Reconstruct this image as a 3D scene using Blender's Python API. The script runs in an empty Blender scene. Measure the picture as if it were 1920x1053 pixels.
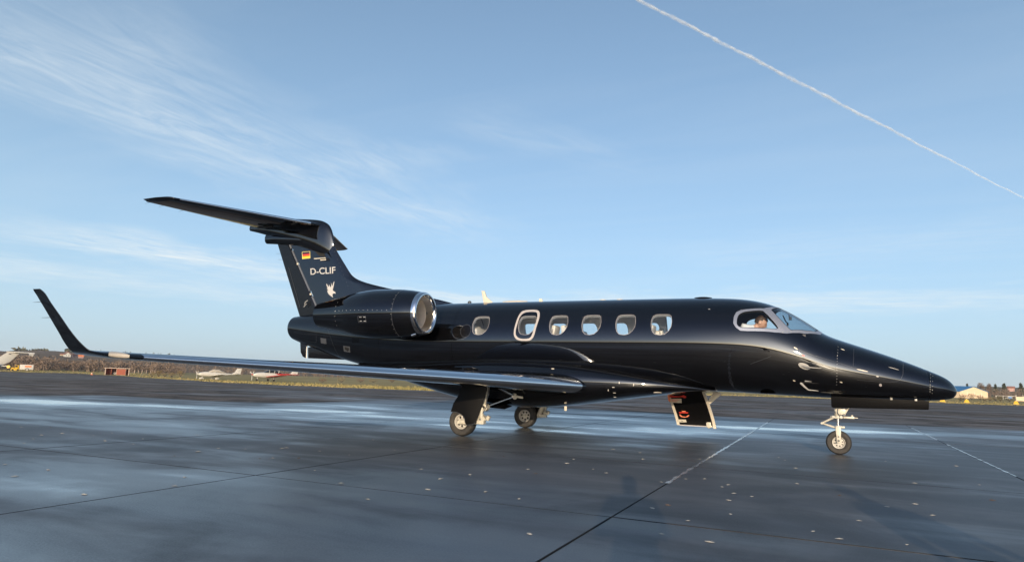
import bpy, bmesh, math, random
import numpy as np
from mathutils import Vector, Matrix
from mathutils.geometry import delaunay_2d_cdt
from mathutils.bvhtree import BVHTree
random.seed(7); rng = np.random.default_rng(7)
SC = bpy.context.scene
COL = SC.collection
R = math.radians

# ------------------------------------------------------------------ camera
CAM = np.array([-1.9321, -13.0088, 1.1132]); YAW, PITCH, ROLL, FPX = -0.4364, 0.1440, 0.0301, 1258.0
_f = np.array([math.sin(YAW)*math.cos(PITCH), math.cos(YAW)*math.cos(PITCH), math.sin(PITCH)])
_r = np.array([math.cos(YAW), -math.sin(YAW), 0.0]); _u = np.cross(_r, _f)
_r, _u = _r*math.cos(ROLL)+_u*math.sin(ROLL), _u*math.cos(ROLL)-_r*math.sin(ROLL)
cam = bpy.data.cameras.new('camera'); cam.sensor_width = 36; cam.lens = FPX/1920*36
cam.clip_start = 0.05; cam.clip_end = 200000
co = bpy.data.objects.new('camera', cam); COL.objects.link(co)
co.matrix_world = Matrix(((_r[0], _u[0], -_f[0], CAM[0]), (_r[1], _u[1], -_f[1], CAM[1]), (_r[2], _u[2], -_f[2], CAM[2]), (0, 0, 0, 1)))
SC.camera = co

# ------------------------------------------------------------------ light
SUN_EL = R(11.0)
SH = np.array([0.2694, -0.9630])                      # horizontal direction towards the sun
SUN = np.array([SH[0]*math.cos(SUN_EL), SH[1]*math.cos(SUN_EL), math.sin(SUN_EL)])
sl = bpy.data.lights.new('sun', 'SUN'); sl.energy = 3.7; sl.angle = R(0.55); sl.color = (1.0, 0.80, 0.56)
so = bpy.data.objects.new('sun', sl); COL.objects.link(so)
so.rotation_euler = Vector((-SUN).tolist()).to_track_quat('-Z', 'Y').to_euler(); so.location = (0, -20, 30)
W = bpy.data.worlds.new('World'); SC.world = W; W.use_nodes = True
SC.view_settings.view_transform = 'Standard'; SC.view_settings.look = 'None'
SC.view_settings.exposure = 0.5; SC.view_settings.gamma = 1.0
SC.view_settings.use_curve_mapping = False

# ------------------------------------------------------------------ pixel helpers (photo is 1920 x 1053)
def ray(px, py): return _f*FPX + _r*(px-960) + _u*(526.5-py)
def un(px, py, ax, val):
    d = ray(px, py); k = 'xyz'.index(ax); t = (val-CAM[k])/d[k]; return CAM+t*d
def gz(x, y):                                        # the field falls away gently beyond the apron
    d = math.hypot(x+1.9, y+13.0); d = min(max(d-34.0, 0.0), 140.0)
    return -0.0085*d*(d/(d+6.0)) - 0.012
def onground(px, py):
    d = ray(px, py); dh = math.hypot(d[0], d[1]); lo, hi = 5.0, 1500.0
    for _ in range(60):
        m = (lo+hi)/2; p = CAM+d*(m/dh)
        if p[2] > gz(p[0], p[1]): lo = m
        else: hi = m
    p = CAM+d*(lo/dh); return np.array([p[0], p[1], gz(p[0], p[1])])
def at_dist(px, py, D):                              # point on the pixel's ray at horizontal distance D
    d = ray(px, py); return CAM+d*(D/math.hypot(d[0], d[1]))

# ------------------------------------------------------------------ world: sky and cirrus
def nn(nt, t, **kw):
    n = nt.nodes.new(t)
    for k, v in kw.items():
        if k in ('ins',):
            for a, b in v.items(): n.inputs[a].default_value = b
        else: setattr(n, k, v)
    return n
def build_world():
    nt = W.node_tree; nt.nodes.clear(); L = nt.links.new
    sky = nn(nt, 'ShaderNodeTexSky', sky_type='NISHITA'); sky.sun_disc = False
    sky.sun_elevation = SUN_EL; sky.sun_rotation = math.atan2(SH[0], SH[1])
    sky.altitude = 0; sky.air_density = 0.5; sky.dust_density = 1.0; sky.ozone_density = 2.0
    tc = nn(nt, 'ShaderNodeTexCoord'); sep = nn(nt, 'ShaderNodeSeparateXYZ'); L(tc.outputs['Generated'], sep.inputs[0])
    def M(op, a, b=None, c=None, clamp=False):
        m = nn(nt, 'ShaderNodeMath', operation=op); m.use_clamp = clamp
        for i, v in enumerate((a, b, c)):
            if v is None: continue
            if isinstance(v, (int, float)): m.inputs[i].default_value = v
            else: L(v, m.inputs[i])
        return m.outputs[0]
    zc = M('MAXIMUM', sep.outputs[2], 0.03)
    X = M('DIVIDE', sep.outputs[0], zc); Y = M('DIVIDE', sep.outputs[1], zc)
    def plane(px, py): d = ray(px, py); return d[0]/d[2], d[1]/d[2]
    total = None
    # (start pixel, end pixel, half width, strength): the cirrus streamers lie on a level sheet of air
    for (p, q, wid, st, seed) in (((-60, 20), (900, 460), 0.72, 0.66, 1.3), ((100, 440), (1000, 590), 0.95, 1.25, 4.1), ((-300, 470), (900, 600), 1.6, 0.80, 9.2),
                                  ((880, 215), (1200, 320), 0.22, 0.24, 6.6), ((900, 575), (2200, 560), 1.5, 1.2, 12.4), ((1300, 480), (2100, 430), .9, .25, 15.)):
        a = np.array(plane(*p)); b = np.array(plane(*q)); L_ = np.linalg.norm(b-a); d = (b-a)/L_; n = np.array([-d[1], d[0]])
        al = M('ADD', M('MULTIPLY', X, float(d[0])), M('ADD', M('MULTIPLY', Y, float(d[1])), float(-(a@d))))
        ac = M('ADD', M('MULTIPLY', X, float(n[0])), M('ADD', M('MULTIPLY', Y, float(n[1])), float(-(a@n))))
        cmb = nn(nt, 'ShaderNodeCombineXYZ'); L(al, cmb.inputs[0]); L(ac, cmb.inputs[1]); cmb.inputs[2].default_value = seed
        big = nn(nt, 'ShaderNodeTexNoise', ins={'Scale': 1.2, 'Detail': 3.0, 'Roughness': .55}); L(cmb.outputs[0], big.inputs['Vector'])
        acw = M('ADD', ac, M('MULTIPLY', M('SUBTRACT', big.outputs[0], 0.5), wid*2.4))
        prof = M('SUBTRACT', 1.0, M('DIVIDE', M('ABSOLUTE', acw), wid), clamp=True)
        e1 = nn(nt, 'ShaderNodeMapRange', interpolation_type='SMOOTHSTEP'); L(al, e1.inputs[0])
        e1.inputs[1].default_value = -0.15*L_; e1.inputs[2].default_value = 0.12*L_
        e2 = nn(nt, 'ShaderNodeMapRange', interpolation_type='SMOOTHSTEP'); L(al, e2.inputs[0])
        e2.inputs[1].default_value = 1.15*L_; e2.inputs[2].default_value = 0.55*L_
        # fibres cross the streamer at a slant
        rotc = nn(nt, 'ShaderNodeMapping'); L(cmb.outputs[0], rotc.inputs[0]); rotc.inputs['Rotation'].default_value = (0, 0, 0.62)
        rotc.inputs['Scale'].default_value = (1.6, 5.5, 1.0)
        fib = nn(nt, 'ShaderNodeTexNoise', ins={'Scale': 1.5, 'Detail': 8.0, 'Roughness': .66, 'Distortion': 1.1}); L(rotc.outputs[0], fib.inputs['Vector'])
        fr = nn(nt, 'ShaderNodeMapRange'); L(fib.outputs[0], fr.inputs[0]); fr.inputs[1].default_value = .28; fr.inputs[2].default_value = .82
        t = M('MULTIPLY', M('MULTIPLY', prof, M('MULTIPLY', e1.outputs[0], e2.outputs[0])), M('MULTIPLY', fr.outputs[0], st))
        total = t if total is None else M('ADD', total, t)
    # thin veil over all of the sky, uneven
    cm2 = nn(nt, 'ShaderNodeCombineXYZ'); L(X, cm2.inputs[0]); L(Y, cm2.inputs[1])
    mp = nn(nt, 'ShaderNodeMapping'); L(cm2.outputs[0], mp.inputs[0]); mp.inputs['Rotation'].default_value = (0, 0, .5); mp.inputs['Scale'].default_value = (.35, 1.3, 1)
    veil = nn(nt, 'ShaderNodeTexNoise', ins={'Scale': .9, 'Detail': 6.0, 'Roughness': .6, 'Distortion': .4}); L(mp.outputs[0], veil.inputs['Vector'])
    vr = nn(nt, 'ShaderNodeMapRange'); L(veil.outputs[0], vr.inputs[0]); vr.inputs[1].default_value = .45; vr.inputs[2].default_value = .85; vr.inputs[4].default_value = .12
    total = M('ADD', total, vr.outputs[0])
    fade = nn(nt, 'ShaderNodeMapRange', interpolation_type='SMOOTHSTEP'); L(sep.outputs[2], fade.inputs[0]); fade.inputs[1].default_value = 0.02; fade.inputs[2].default_value = 0.11
    total = M('MULTIPLY', total, fade.outputs[0], clamp=True)
    # even winter haze, thickening towards the horizon; towards the sun the clear sky's own glow comes through it
    zp = M('MAXIMUM', sep.outputs[2], 0.)
    dt = M('ADD', M('MULTIPLY', sep.outputs[0], float(SUN[0])), M('ADD', M('MULTIPLY', sep.outputs[1], float(SUN[1])), M('MULTIPLY', sep.outputs[2], float(SUN[2]))))
    gl = nn(nt, 'ShaderNodeMapRange', interpolation_type='SMOOTHSTEP'); L(dt, gl.inputs[0])
    for i, v in enumerate((-.1, .85, 1., .05)): gl.inputs[1+i].default_value = v
    hz = M('MULTIPLY', M('ADD', .04, M('MULTIPLY', .84, M('EXPONENT', M('MULTIPLY', zp, -2.5)))), gl.outputs[0])
    hm0 = nn(nt, 'ShaderNodeMix', data_type='RGBA'); L(hz, hm0.inputs[0]); L(sky.outputs[0], hm0.inputs[6]); hm0.inputs[7].default_value = (2.42, 3.62, 4.20, 1)
    hm = nn(nt, 'ShaderNodeMix', data_type='RGBA'); L(M('MULTIPLY', M('MULTIPLY', .85, M('EXPONENT', M('MULTIPLY', zp, -13.))), gl.outputs[0]), hm.inputs[0]); L(hm0.outputs[2], hm.inputs[6]); hm.inputs[7].default_value = (2.92, 3.30, 3.45, 1)
    mx = nn(nt, 'ShaderNodeMix', data_type='RGBA'); L(total, mx.inputs[0]); L(hm.outputs[2], mx.inputs[6]); mx.inputs[7].default_value = (4.0, 4.35, 4.5, 1)
    bg = nn(nt, 'ShaderNodeBackground'); L(mx.outputs[2], bg.inputs[0]); bg.inputs[1].default_value = 0.15
    out = nn(nt, 'ShaderNodeOutputWorld'); L(bg.outputs[0], out.inputs[0])
build_world()

# ------------------------------------------------------------------ materials
MATS = {}
def mat(name, col, rough=.5, metal=0., spec=.5, noise=None, bump=None, coat=0., rnoise=None, emis=None):
    m = bpy.data.materials.new(name); m.use_nodes = True; nt = m.node_tree; b = nt.nodes['Principled BSDF']; L = nt.links.new
    b.inputs['Base Color'].default_value = (*col, 1); b.inputs['Roughness'].default_value = rough; b.inputs['Metallic'].default_value = metal
    b.inputs['Specular IOR Level'].default_value = spec; b.inputs['Coat Weight'].default_value = coat
    tc = nn(nt, 'ShaderNodeTexCoord')
    if noise:                                        # (scale, other colour, detail)
        n = nn(nt, 'ShaderNodeTexNoise', ins={'Scale': noise[0], 'Detail': noise[2] if len(noise) > 2 else 5., 'Roughness': .6}); L(tc.outputs['Object'], n.inputs['Vector'])
        mr = nn(nt, 'ShaderNodeMapRange'); L(n.outputs[0], mr.inputs[0]); mr.inputs[1].default_value = .35; mr.inputs[2].default_value = .65
        mx = nn(nt, 'ShaderNodeMix', data_type='RGBA'); L(mr.outputs[0], mx.inputs[0]); mx.inputs[6].default_value = (*col, 1); mx.inputs[7].default_value = (*noise[1], 1)
        L(mx.outputs[2], b.inputs['Base Color'])
    if rnoise:                                       # (scale, rough lo, rough hi)
        n = nn(nt, 'ShaderNodeTexNoise', ins={'Scale': rnoise[0], 'Detail': 6.}); L(tc.outputs['Object'], n.inputs['Vector'])
        mr = nn(nt, 'ShaderNodeMapRange'); L(n.outputs[0], mr.inputs[0]); mr.inputs[1].default_value = .3; mr.inputs[2].default_value = .7
        mr.inputs[3].default_value = rnoise[1]; mr.inputs[4].default_value = rnoise[2]; L(mr.outputs[0], b.inputs['Roughness'])
    if bump:
        n = nn(nt, 'ShaderNodeTexNoise', ins={'Scale': bump[0], 'Detail': 6.}); L(tc.outputs['Object'], n.inputs['Vector'])
        bp = nn(nt, 'ShaderNodeBump', ins={'Strength': bump[1], 'Distance': bump[2]}); L(n.outputs[0], bp.inputs['Height']); L(bp.outputs[0], b.inputs['Normal'])
    MATS[name] = m; return m
mat('black_paint', (.0022, .0023, .003), .03, spec=.95, bump=(2.0, .015, .02), rnoise=(1.6, .012, .03))
MATS['black_paint'].node_tree.nodes['Principled BSDF'].inputs['Specular Tint'].default_value = (.92, .96, 1., 1)
mat('black_satin', (.004, .004, .005), .22, spec=.4)
mat('door_black', (.0025, .0025, .003), .5, spec=.15)
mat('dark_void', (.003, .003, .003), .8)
mat('panel_gap', (.05, .055, .065), .35)
mat('silver', (.90, .90, .90), .12, 1., rnoise=(5., .09, .17))
mat('chrome', (.85, .84, .82), .07, 1., rnoise=(7., .05, .12))
mat('frame_grey', (.30, .33, .40), .38, .55)
mat('reveal_grey', (.34, .34, .35), .5)
mat('rim_silver', (.42, .40, .36), .35, .0, spec=.4)
mat('window_rim', (.40, .37, .36), .32, .3)
mat('exit_ring', (.40, .37, .36), .4)
mat('rivet', (.45, .44, .42), .35, .4)
mat('probe_grey', (.34, .33, .31), .35, .2)
mat('gear_white', (.50, .47, .39), .38, noise=(9., (.38, .36, .30)))
mat('steel', (.55, .54, .52), .25, 1.)
mat('rubber', (.018, .017, .016), .75, noise=(14., (.035, .031, .027)), bump=(60., .15, .004))
mat('cream', (.54, .49, .40), .4)
mat('cream_liner', (.88, .87, .86), .7)
mat('cockpit_grey', (.045, .045, .05), .6)
mat('seat_leather', (.60, .56, .50), .5, bump=(40., .1, .003))
mat('seat_dark', (.12, .12, .13), .6)
mat('white_mark', (.44, .43, .42), .45)
mat('red_mark', (.62, .045, .03), .45)
mat('orange_mark', (.70, .22, .12), .5)
mat('flag_black', (.03, .012, .03), .4); mat('flag_red', (.60, .05, .03), .4); mat('flag_gold', (.80, .48, .03), .4); mat('flag_edge', (.72, .62, .22), .4)
mat('duct', (.70, .60, .49), .4); mat('fan', (.58, .49, .39), .35, .15); mat('spinner', (.10, .095, .09), .35, .4)
mat('lens', (.54, .48, .40), .18)
mat('skin', (.48, .27, .19), .5); mat('hair', (.05, .027, .015), .6, bump=(90., .4, .01)); mat('shirt', (.74, .75, .78), .75); mat('trousers', (.03, .035, .05), .8); mat('jacket', (.05, .06, .09), .8)
def glassmat(name, tint, refl=1.0, ior=1.6):
    m = bpy.data.materials.new(name); m.use_nodes = True; nt = m.node_tree; nt.nodes.clear(); L = nt.links.new
    o = nn(nt, 'ShaderNodeOutputMaterial'); t = nn(nt, 'ShaderNodeBsdfTransparent'); t.inputs[0].default_value = (*tint, 1)
    g = nn(nt, 'ShaderNodeBsdfGlossy'); g.inputs['Roughness'].default_value = .02; g.inputs[0].default_value = (refl, refl, refl, 1)
    gm = nn(nt, 'ShaderNodeNewGeometry'); bi = nn(nt, 'ShaderNodeMapRange'); L(gm.outputs['Backfacing'], bi.inputs[0]); bi.inputs[3].default_value = ior; bi.inputs[4].default_value = 1/ior   # thin pane: same from both sides
    f = nn(nt, 'ShaderNodeFresnel'); L(bi.outputs[0], f.inputs['IOR']); mx = nn(nt, 'ShaderNodeMixShader')
    L(f.outputs[0], mx.inputs[0]); L(t.outputs[0], mx.inputs[1]); L(g.outputs[0], mx.inputs[2]); L(mx.outputs[0], o.inputs[0]); MATS[name] = m
glassmat('glass', (.90, .94, .97), 1., 1.6); glassmat('clear_glass', (.86, .90, .92), 1., 1.5); glassmat('windshield_glass', (.62, .70, .76))

# ------------------------------------------------------------------ mesh helpers
def mk(name, verts, faces, m=None, parent=None, smooth=False, sharp=None, normals=None):
    me = bpy.data.meshes.new(name); me.from_pydata([tuple(map(float, v)) for v in verts], [], [tuple(int(i) for i in f) for f in faces]); me.update()
    if smooth: me.polygons.foreach_set('use_smooth', [True]*len(me.polygons))
    if m: me.materials.append(MATS[m] if isinstance(m, str) else m)
    if normals is not None: me.normals_split_custom_set_from_vertices([tuple(map(float, n)) for n in normals])
    elif smooth and sharp is not None: me.set_sharp_from_angle(angle=R(sharp))
    return link(name, me, parent)
def link(name, data, parent=None):
    o = bpy.data.objects.new(name, data); COL.objects.link(o)
    if parent is not None: o.parent = parent
    return o
def empty(name, loc=(0, 0, 0), parent=None):
    o = bpy.data.objects.new(name, None); COL.objects.link(o); o.location = tuple(map(float, loc)); o.empty_display_size = .2
    if parent is not None: o.parent = parent
    return o
def tag(o, label, cat, group=None):
    o['label'] = label; o['category'] = cat
    if group: o['group'] = group
    return o
class MB:
    """collects shapes into one mesh"""
    def __init__(s): s.v = []; s.f = []
    def add(s, V, F):
        b = len(s.v); s.v += [tuple(map(float, p)) for p in V]; s.f += [tuple(i+b for i in f) for f in F]; return s
    def box(s, c, d, rot=None):
        c = np.array(c, float); h = np.array(d, float)/2
        V = [np.array([sx*h[0], sy*h[1], sz*h[2]]) for sx in (-1, 1) for sy in (-1, 1) for sz in (-1, 1)]
        if rot is not None: V = [rot@p for p in V]
        return s.add([c+p for p in V], [(0, 1, 3, 2), (4, 6, 7, 5), (0, 4, 5, 1), (2, 3, 7, 6), (0, 2, 6, 4), (1, 5, 7, 3)])
    def tube(s, pts, rad, n=12, cap=True):
        P = [np.array(p, float) for p in pts]; rad = [rad]*len(P) if np.isscalar(rad) else rad
        rings = []; prev = None
        for i, p in enumerate(P):
            t = P[min(i+1, len(P)-1)]-P[max(i-1, 0)]; t = t/np.linalg.norm(t)
            a = np.array([0, 0, 1.]) if abs(t[2]) < .9 else np.array([1., 0, 0])
            if prev is not None: a = prev
            e1 = a-t*(a@t); e1 /= np.linalg.norm(e1); e2 = np.cross(t, e1); prev = e1
            rings.append([p+rad[i]*(math.cos(k*2*math.pi/n)*e1+math.sin(k*2*math.pi/n)*e2) for k in range(n)])
        V = [p for r_ in rings for p in r_]
        F = [(i*n+k, i*n+(k+1) % n, (i+1)*n+(k+1) % n, (i+1)*n+k) for i in range(len(P)-1) for k in range(n)]
        if cap: F += [tuple(range(n))[::-1], tuple((len(P)-1)*n+k for k in range(n))]
        return s.add(V, F)
    def lathe(s, prof, org, axis, n=40, closed=False):
        """prof = [(along, radius)]"""
        org = np.array(org, float); t = np.array(axis, float); t /= np.linalg.norm(t)
        a = np.array([0, 0, 1.]) if abs(t[2]) < .9 else np.array([1., 0, 0]); e1 = a-t*(a@t); e1 /= np.linalg.norm(e1); e2 = np.cross(t, e1)
        V = [org+al*t+r_*(math.cos(k*2*math.pi/n)*e1+math.sin(k*2*math.pi/n)*e2) for al, r_ in prof for k in range(n)]
        m = len(prof); F = [(i*n+k, i*n+(k+1) % n, ((i+1) % m)*n+(k+1) % n, ((i+1) % m)*n+k) for i in range(m if closed else m-1) for k in range(n)]
        return s.add(V, F)
    def prism(s, poly, vec):
        """flat polygon (3-D points) pushed along vec"""
        n = len(poly); vec = np.array(vec, float); A = [np.array(p, float) for p in poly]; V = A+[p+vec for p in A]
        return s.add(V, [tuple(range(n)), tuple(range(2*n-1, n-1, -1))]+[(i, i+n, (i+1) % n+n, (i+1) % n) for i in range(n)])
    def loft(s, rings, cap=(True, True)):
        n = len(rings[0]); V = [p for r_ in rings for p in r_]
        F = [(i*n+k, i*n+(k+1) % n, (i+1)*n+(k+1) % n, (i+1)*n+k) for i in range(len(rings)-1) for k in range(n)]
        if cap[0]: F.append(tuple(range(n))[::-1])
        if cap[1]: F.append(tuple((len(rings)-1)*n+k for k in range(n)))
        return s.add(V, F)
    def done(s, name, m=None, parent=None, smooth=False, sharp=35, bevel=0.):
        me = bpy.data.meshes.new(name); me.from_pydata(s.v, [], s.f); me.update()
        bm = bmesh.new(); bm.from_mesh(me); bmesh.ops.recalc_face_normals(bm, faces=bm.faces)
        if bevel: bmesh.ops.bevel(bm, geom=[e for e in bm.edges if len(e.link_faces) == 2 and e.calc_face_angle(0) > R(40)], offset=bevel, segments=2, affect='EDGES', profile=.6)
        bm.to_mesh(me); bm.free()
        if smooth or bevel:
            me.polygons.foreach_set('use_smooth', [True]*len(me.polygons)); me.set_sharp_from_angle(angle=R(sharp))
        if m: me.materials.append(MATS[m] if isinstance(m, str) else m)
        return link(name, me, parent)
def pchip(xs, ys, xq):
    xs = np.array(xs, float); ys = np.array(ys, float); h = np.diff(xs); d = np.diff(ys)/h; m = np.zeros(len(xs))
    for i in range(1, len(xs)-1):
        if d[i-1]*d[i] > 0:
            w1 = 2*h[i]+h[i-1]; w2 = h[i]+2*h[i-1]; m[i] = (w1+w2)/(w1/d[i-1]+w2/d[i])
    m[0] = d[0]; m[-1] = d[-1]
    i = np.clip(np.searchsorted(xs, xq)-1, 0, len(xs)-2); t = (xq-xs[i])/h[i]
    return (2*t**3-3*t**2+1)*ys[i]+(t**3-2*t**2+t)*h[i]*m[i]+(-2*t**3+3*t**2)*ys[i+1]+(t**3-t**2)*h[i]*m[i+1]
def chaikin(P, k=2):
    P = np.array(P, float)
    for _ in range(k):
        Q = np.roll(P, -1, 0); P = np.stack([.75*P+.25*Q, .25*P+.75*Q], 1).reshape(-1, P.shape[1])
    return P
def inpoly(poly, pts):
    poly = np.asarray(poly); pts = np.asarray(pts); x, y = pts[:, 0], pts[:, 1]; c = np.zeros(len(pts), bool); n = len(poly)
    for i in range(n):
        x1, y1 = poly[i]; x2, y2 = poly[(i+1) % n]
        if y1 == y2: continue
        k = ((y1 > y) != (y2 > y)) & (x < (x2-x1)*(y-y1)/(y2-y1)+x1); c ^= k
    return c
def cdt(points, loops):
    """triangulate points with the closed loops as constraints -> verts (n,2), tris"""
    P = [tuple(p) for p in points]; E = []
    for lp in loops:
        b = len(P); P += [tuple(p) for p in lp]; n = len(lp); E += [(b+i, b+(i+1) % n) for i in range(n)]
    r_ = delaunay_2d_cdt([Vector((float(a), float(b_))) for a, b_ in P], E, [], 0, 1e-7)
    return np.array([(v.x, v.y) for v in r_[0]]), [tuple(t) for t in r_[2]]
# ------------------------------------------------------------------ ground: wet apron slabs, taxiway, field
def wet_material(name, base, base2, puddle, damp, streak=(.09, .5), bumpd=.003, dry=0.0, lows=(), soft=.17, film=.6):
    """dark paving: base colours, how much standing water, roughness of the damp paving, world coordinates"""
    m = bpy.data.materials.new(name); m.use_nodes = True; nt = m.node_tree; b = nt.nodes['Principled BSDF']; L = nt.links.new
    geo = nn(nt, 'ShaderNodeNewGeometry')
    def noise(scale, det, ro, mp=(1, 1, 1), off=(0, 0, 0), dist=0.):
        mpn = nn(nt, 'ShaderNodeMapping'); L(geo.outputs['Position'], mpn.inputs[0]); mpn.inputs['Scale'].default_value = mp; mpn.inputs['Location'].default_value = off
        mpn.inputs['Rotation'].default_value = (0, 0, .12)
        n = nn(nt, 'ShaderNodeTexNoise', ins={'Scale': scale, 'Detail': det, 'Roughness': ro, 'Distortion': dist}); L(mpn.outputs[0], n.inputs['Vector']); return n.outputs[0]
    def mrange(s, a, b_, c=0., d=1.):
        n = nn(nt, 'ShaderNodeMapRange', interpolation_type='SMOOTHSTEP'); L(s, n.inputs[0])
        for i, v in enumerate((a, b_, c, d)): n.inputs[1+i].default_value = v
        return n.outputs[0]
    def math_(op, a, b_=0.):
        n = nn(nt, 'ShaderNodeMath', operation=op)
        for i, v in enumerate((a, b_)):
            if isinstance(v, (int, float)): n.inputs[i].default_value = v
            else: L(v, n.inputs[i])
        return n.outputs[0]
    big = noise(streak[0], 3., .5, (.55, 1.5, 1.), (3.1, 8.4, 0), .5)
    mid = noise(streak[1], 4., .55, (.5, 1.7, 1.), (0, 0, 2.), .4)
    fine = noise(28., 6., .7); grit = noise(70., 4., .75)
    patch_ = noise(.55, 5., .62, (1., 1., 1.), (9., 4., 1.), .8)
    wet = math_('ADD', math_('MULTIPLY', big, .62), math_('ADD', math_('MULTIPLY', mid, .22), math_('MULTIPLY', patch_, .16)))
    sx = nn(nt, 'ShaderNodeSeparateXYZ'); L(geo.outputs['Position'], sx.inputs[0]); PX, PY = sx.outputs[0], sx.outputs[1]
    for (x0, y0, sl_, wd, am, xa, xb) in lows:                 # shallow dips of the paving where the water stands
        d1 = math_('SUBTRACT', PY, math_('ADD', y0-sl_*x0, math_('MULTIPLY', PX, sl_)))
        g = math_('MULTIPLY', math_('EXPONENT', math_('MULTIPLY', math_('MULTIPLY', d1, d1), -1./wd**2)), math_('MULTIPLY', mrange(PX, xa-1.5, xa+1.5), mrange(PX, xb+1.5, xb-1.5)))
        wet = math_('ADD', wet, math_('MULTIPLY', g, am))
    pud = mrange(wet, puddle, puddle+soft)                     # standing water
    dmp = mrange(wet, puddle-.18, puddle+.02)                  # damp halo
    col = nn(nt, 'ShaderNodeMix', data_type='RGBA'); L(mrange(math_('ADD', math_('MULTIPLY', mid, .6), math_('MULTIPLY', fine, .4)), .38, .62), col.inputs[0])
    col.inputs[6].default_value = (*base, 1); col.inputs[7].default_value = (*base2, 1)
    dark = nn(nt, 'ShaderNodeMix', data_type='RGBA', blend_type='MULTIPLY'); L(math_('MULTIPLY', dmp, .55), dark.inputs[0]); L(col.outputs[2], dark.inputs[6]); dark.inputs[7].default_value = (.45, .45, .47, 1)
    gr = nn(nt, 'ShaderNodeMix', data_type='RGBA', blend_type='MULTIPLY'); gr.inputs[0].default_value = .9; L(dark.outputs[2], gr.inputs[6])
    gc = nn(nt, 'ShaderNodeCombineXYZ'); g2 = math_('MULTIPLY', mrange(grit, .34, .66, .25, 1.75), mrange(patch_, .36, .60, .45, 1.3)); [L(g2, gc.inputs[i]) for i in range(3)]; L(gc.outputs[0], gr.inputs[7])
    L(gr.outputs[2], b.inputs['Base Color'])
    rgm = nn(nt, 'ShaderNodeMath', operation='ADD'); rg = nn(nt, 'ShaderNodeMix', data_type='FLOAT'); L(pud, rg.inputs[0]); L(mrange(math_('ADD', math_('MULTIPLY', mid, .5), math_('MULTIPLY', dmp, .5)), .15, .75, damp[1], damp[0]), rgm.inputs[0]); L(math_('MULTIPLY', math_('SUBTRACT', grit, .5), .55), rgm.inputs[1]); L(rgm.outputs[0], rg.inputs[2]); rg.inputs[3].default_value = .10
    L(rg.outputs[0], b.inputs['Roughness'])
    sp = nn(nt, 'ShaderNodeMix', data_type='FLOAT'); L(dmp, sp.inputs[0]); sp.inputs[2].default_value = .14+.28*(1-dry); sp.inputs[3].default_value = .5; L(sp.outputs[0], b.inputs['Specular IOR Level'])
    L(math_('ADD', film*.55, math_('MULTIPLY', dmp, film*.45)), b.inputs['Coat Weight']); b.inputs['Coat IOR'].default_value = 1.5; L(math_('MULTIPLY', rg.outputs[0], 1.), b.inputs['Coat Roughness'])
    h = math_('MULTIPLY', math_('ADD', math_('MULTIPLY', fine, .5), math_('MULTIPLY', grit, .5)), math_('SUBTRACT', 1., math_('MULTIPLY', pud, .97)))
    bp = nn(nt, 'ShaderNodeBump', ins={'Strength': .5, 'Distance': bumpd}); L(h, bp.inputs['Height']); L(bp.outputs[0], b.inputs['Normal'])
    MATS[name] = m; return m
wet_material('wet_concrete', (.034, .037, .044), (.064, .063, .064), .635, (.42, .60), streak=(.22, .9), film=1.0,
             lows=((-8., 2.6, .22, 1.5, .18, -40., -3.4), (-8., .9, .20, .7, .13, -16., -5.), (-14., -3.6, .12, .5, .08, -19., -9.), (-3., 6.5, .36, .8, .20, -4.5, 14.), (-8.6, -8.9, .05, .5, .07, -11., -7.6), (-20., 1.2, .35, .8, .14, -30., -14.), (-9., 6.5, .1, 2.8, .12, -18., 0.), (-6.8, -10.2, 0., 2.2, .13, -14., -3.0)))
wet_material('wet_asphalt', (.075, .060, .050), (.14, .112, .092), .62, (.60, .90), streak=(.10, .45), dry=1., film=.08, lows=((-18., 14., .5, 1.2, .12, -30., -12.), (-10., 20., .2, .8, .06, -16., 6.)))
mat('joint_tar', (.012, .012, .013), .5)
def field_material():
    m = bpy.data.materials.new('field_grass'); m.use_nodes = True; nt = m.node_tree; b = nt.nodes['Principled BSDF']; L = nt.links.new
    geo = nn(nt, 'ShaderNodeNewGeometry')
    n1 = nn(nt, 'ShaderNodeTexNoise', ins={'Scale': .05, 'Detail': 6., 'Roughness': .65}); L(geo.outputs['Position'], n1.inputs['Vector'])
    n2 = nn(nt, 'ShaderNodeTexNoise', ins={'Scale': 1.6, 'Detail': 6., 'Roughness': .7}); L(geo.outputs['Position'], n2.inputs['Vector'])
    r1 = nn(nt, 'ShaderNodeValToRGB'); L(n1.outputs[0], r1.inputs[0]); e = r1.color_ramp.elements
    e[0].position = .38; e[0].color = (.25, .21, .09, 1); e[1].position = .62; e[1].color = (.38, .30, .14, 1)
    mx = nn(nt, 'ShaderNodeMix', data_type='RGBA', blend_type='MULTIPLY'); mx.inputs[0].default_value = .6; L(r1.outputs[0], mx.inputs[6])
    r2 = nn(nt, 'ShaderNodeValToRGB'); L(n2.outputs[0], r2.inputs[0]); r2.color_ramp.elements[0].color = (.55, .55, .5, 1); r2.color_ramp.elements[1].color = (1.4, 1.35, 1.2, 1)
    L(r2.outputs[0], mx.inputs[7]); L(mx.outputs[2], b.inputs['Base Color']); b.inputs['Roughness'].default_value = .95; b.inputs['Specular IOR Level'].default_value = .1
    MATS['field_grass'] = m
field_material()
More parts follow.
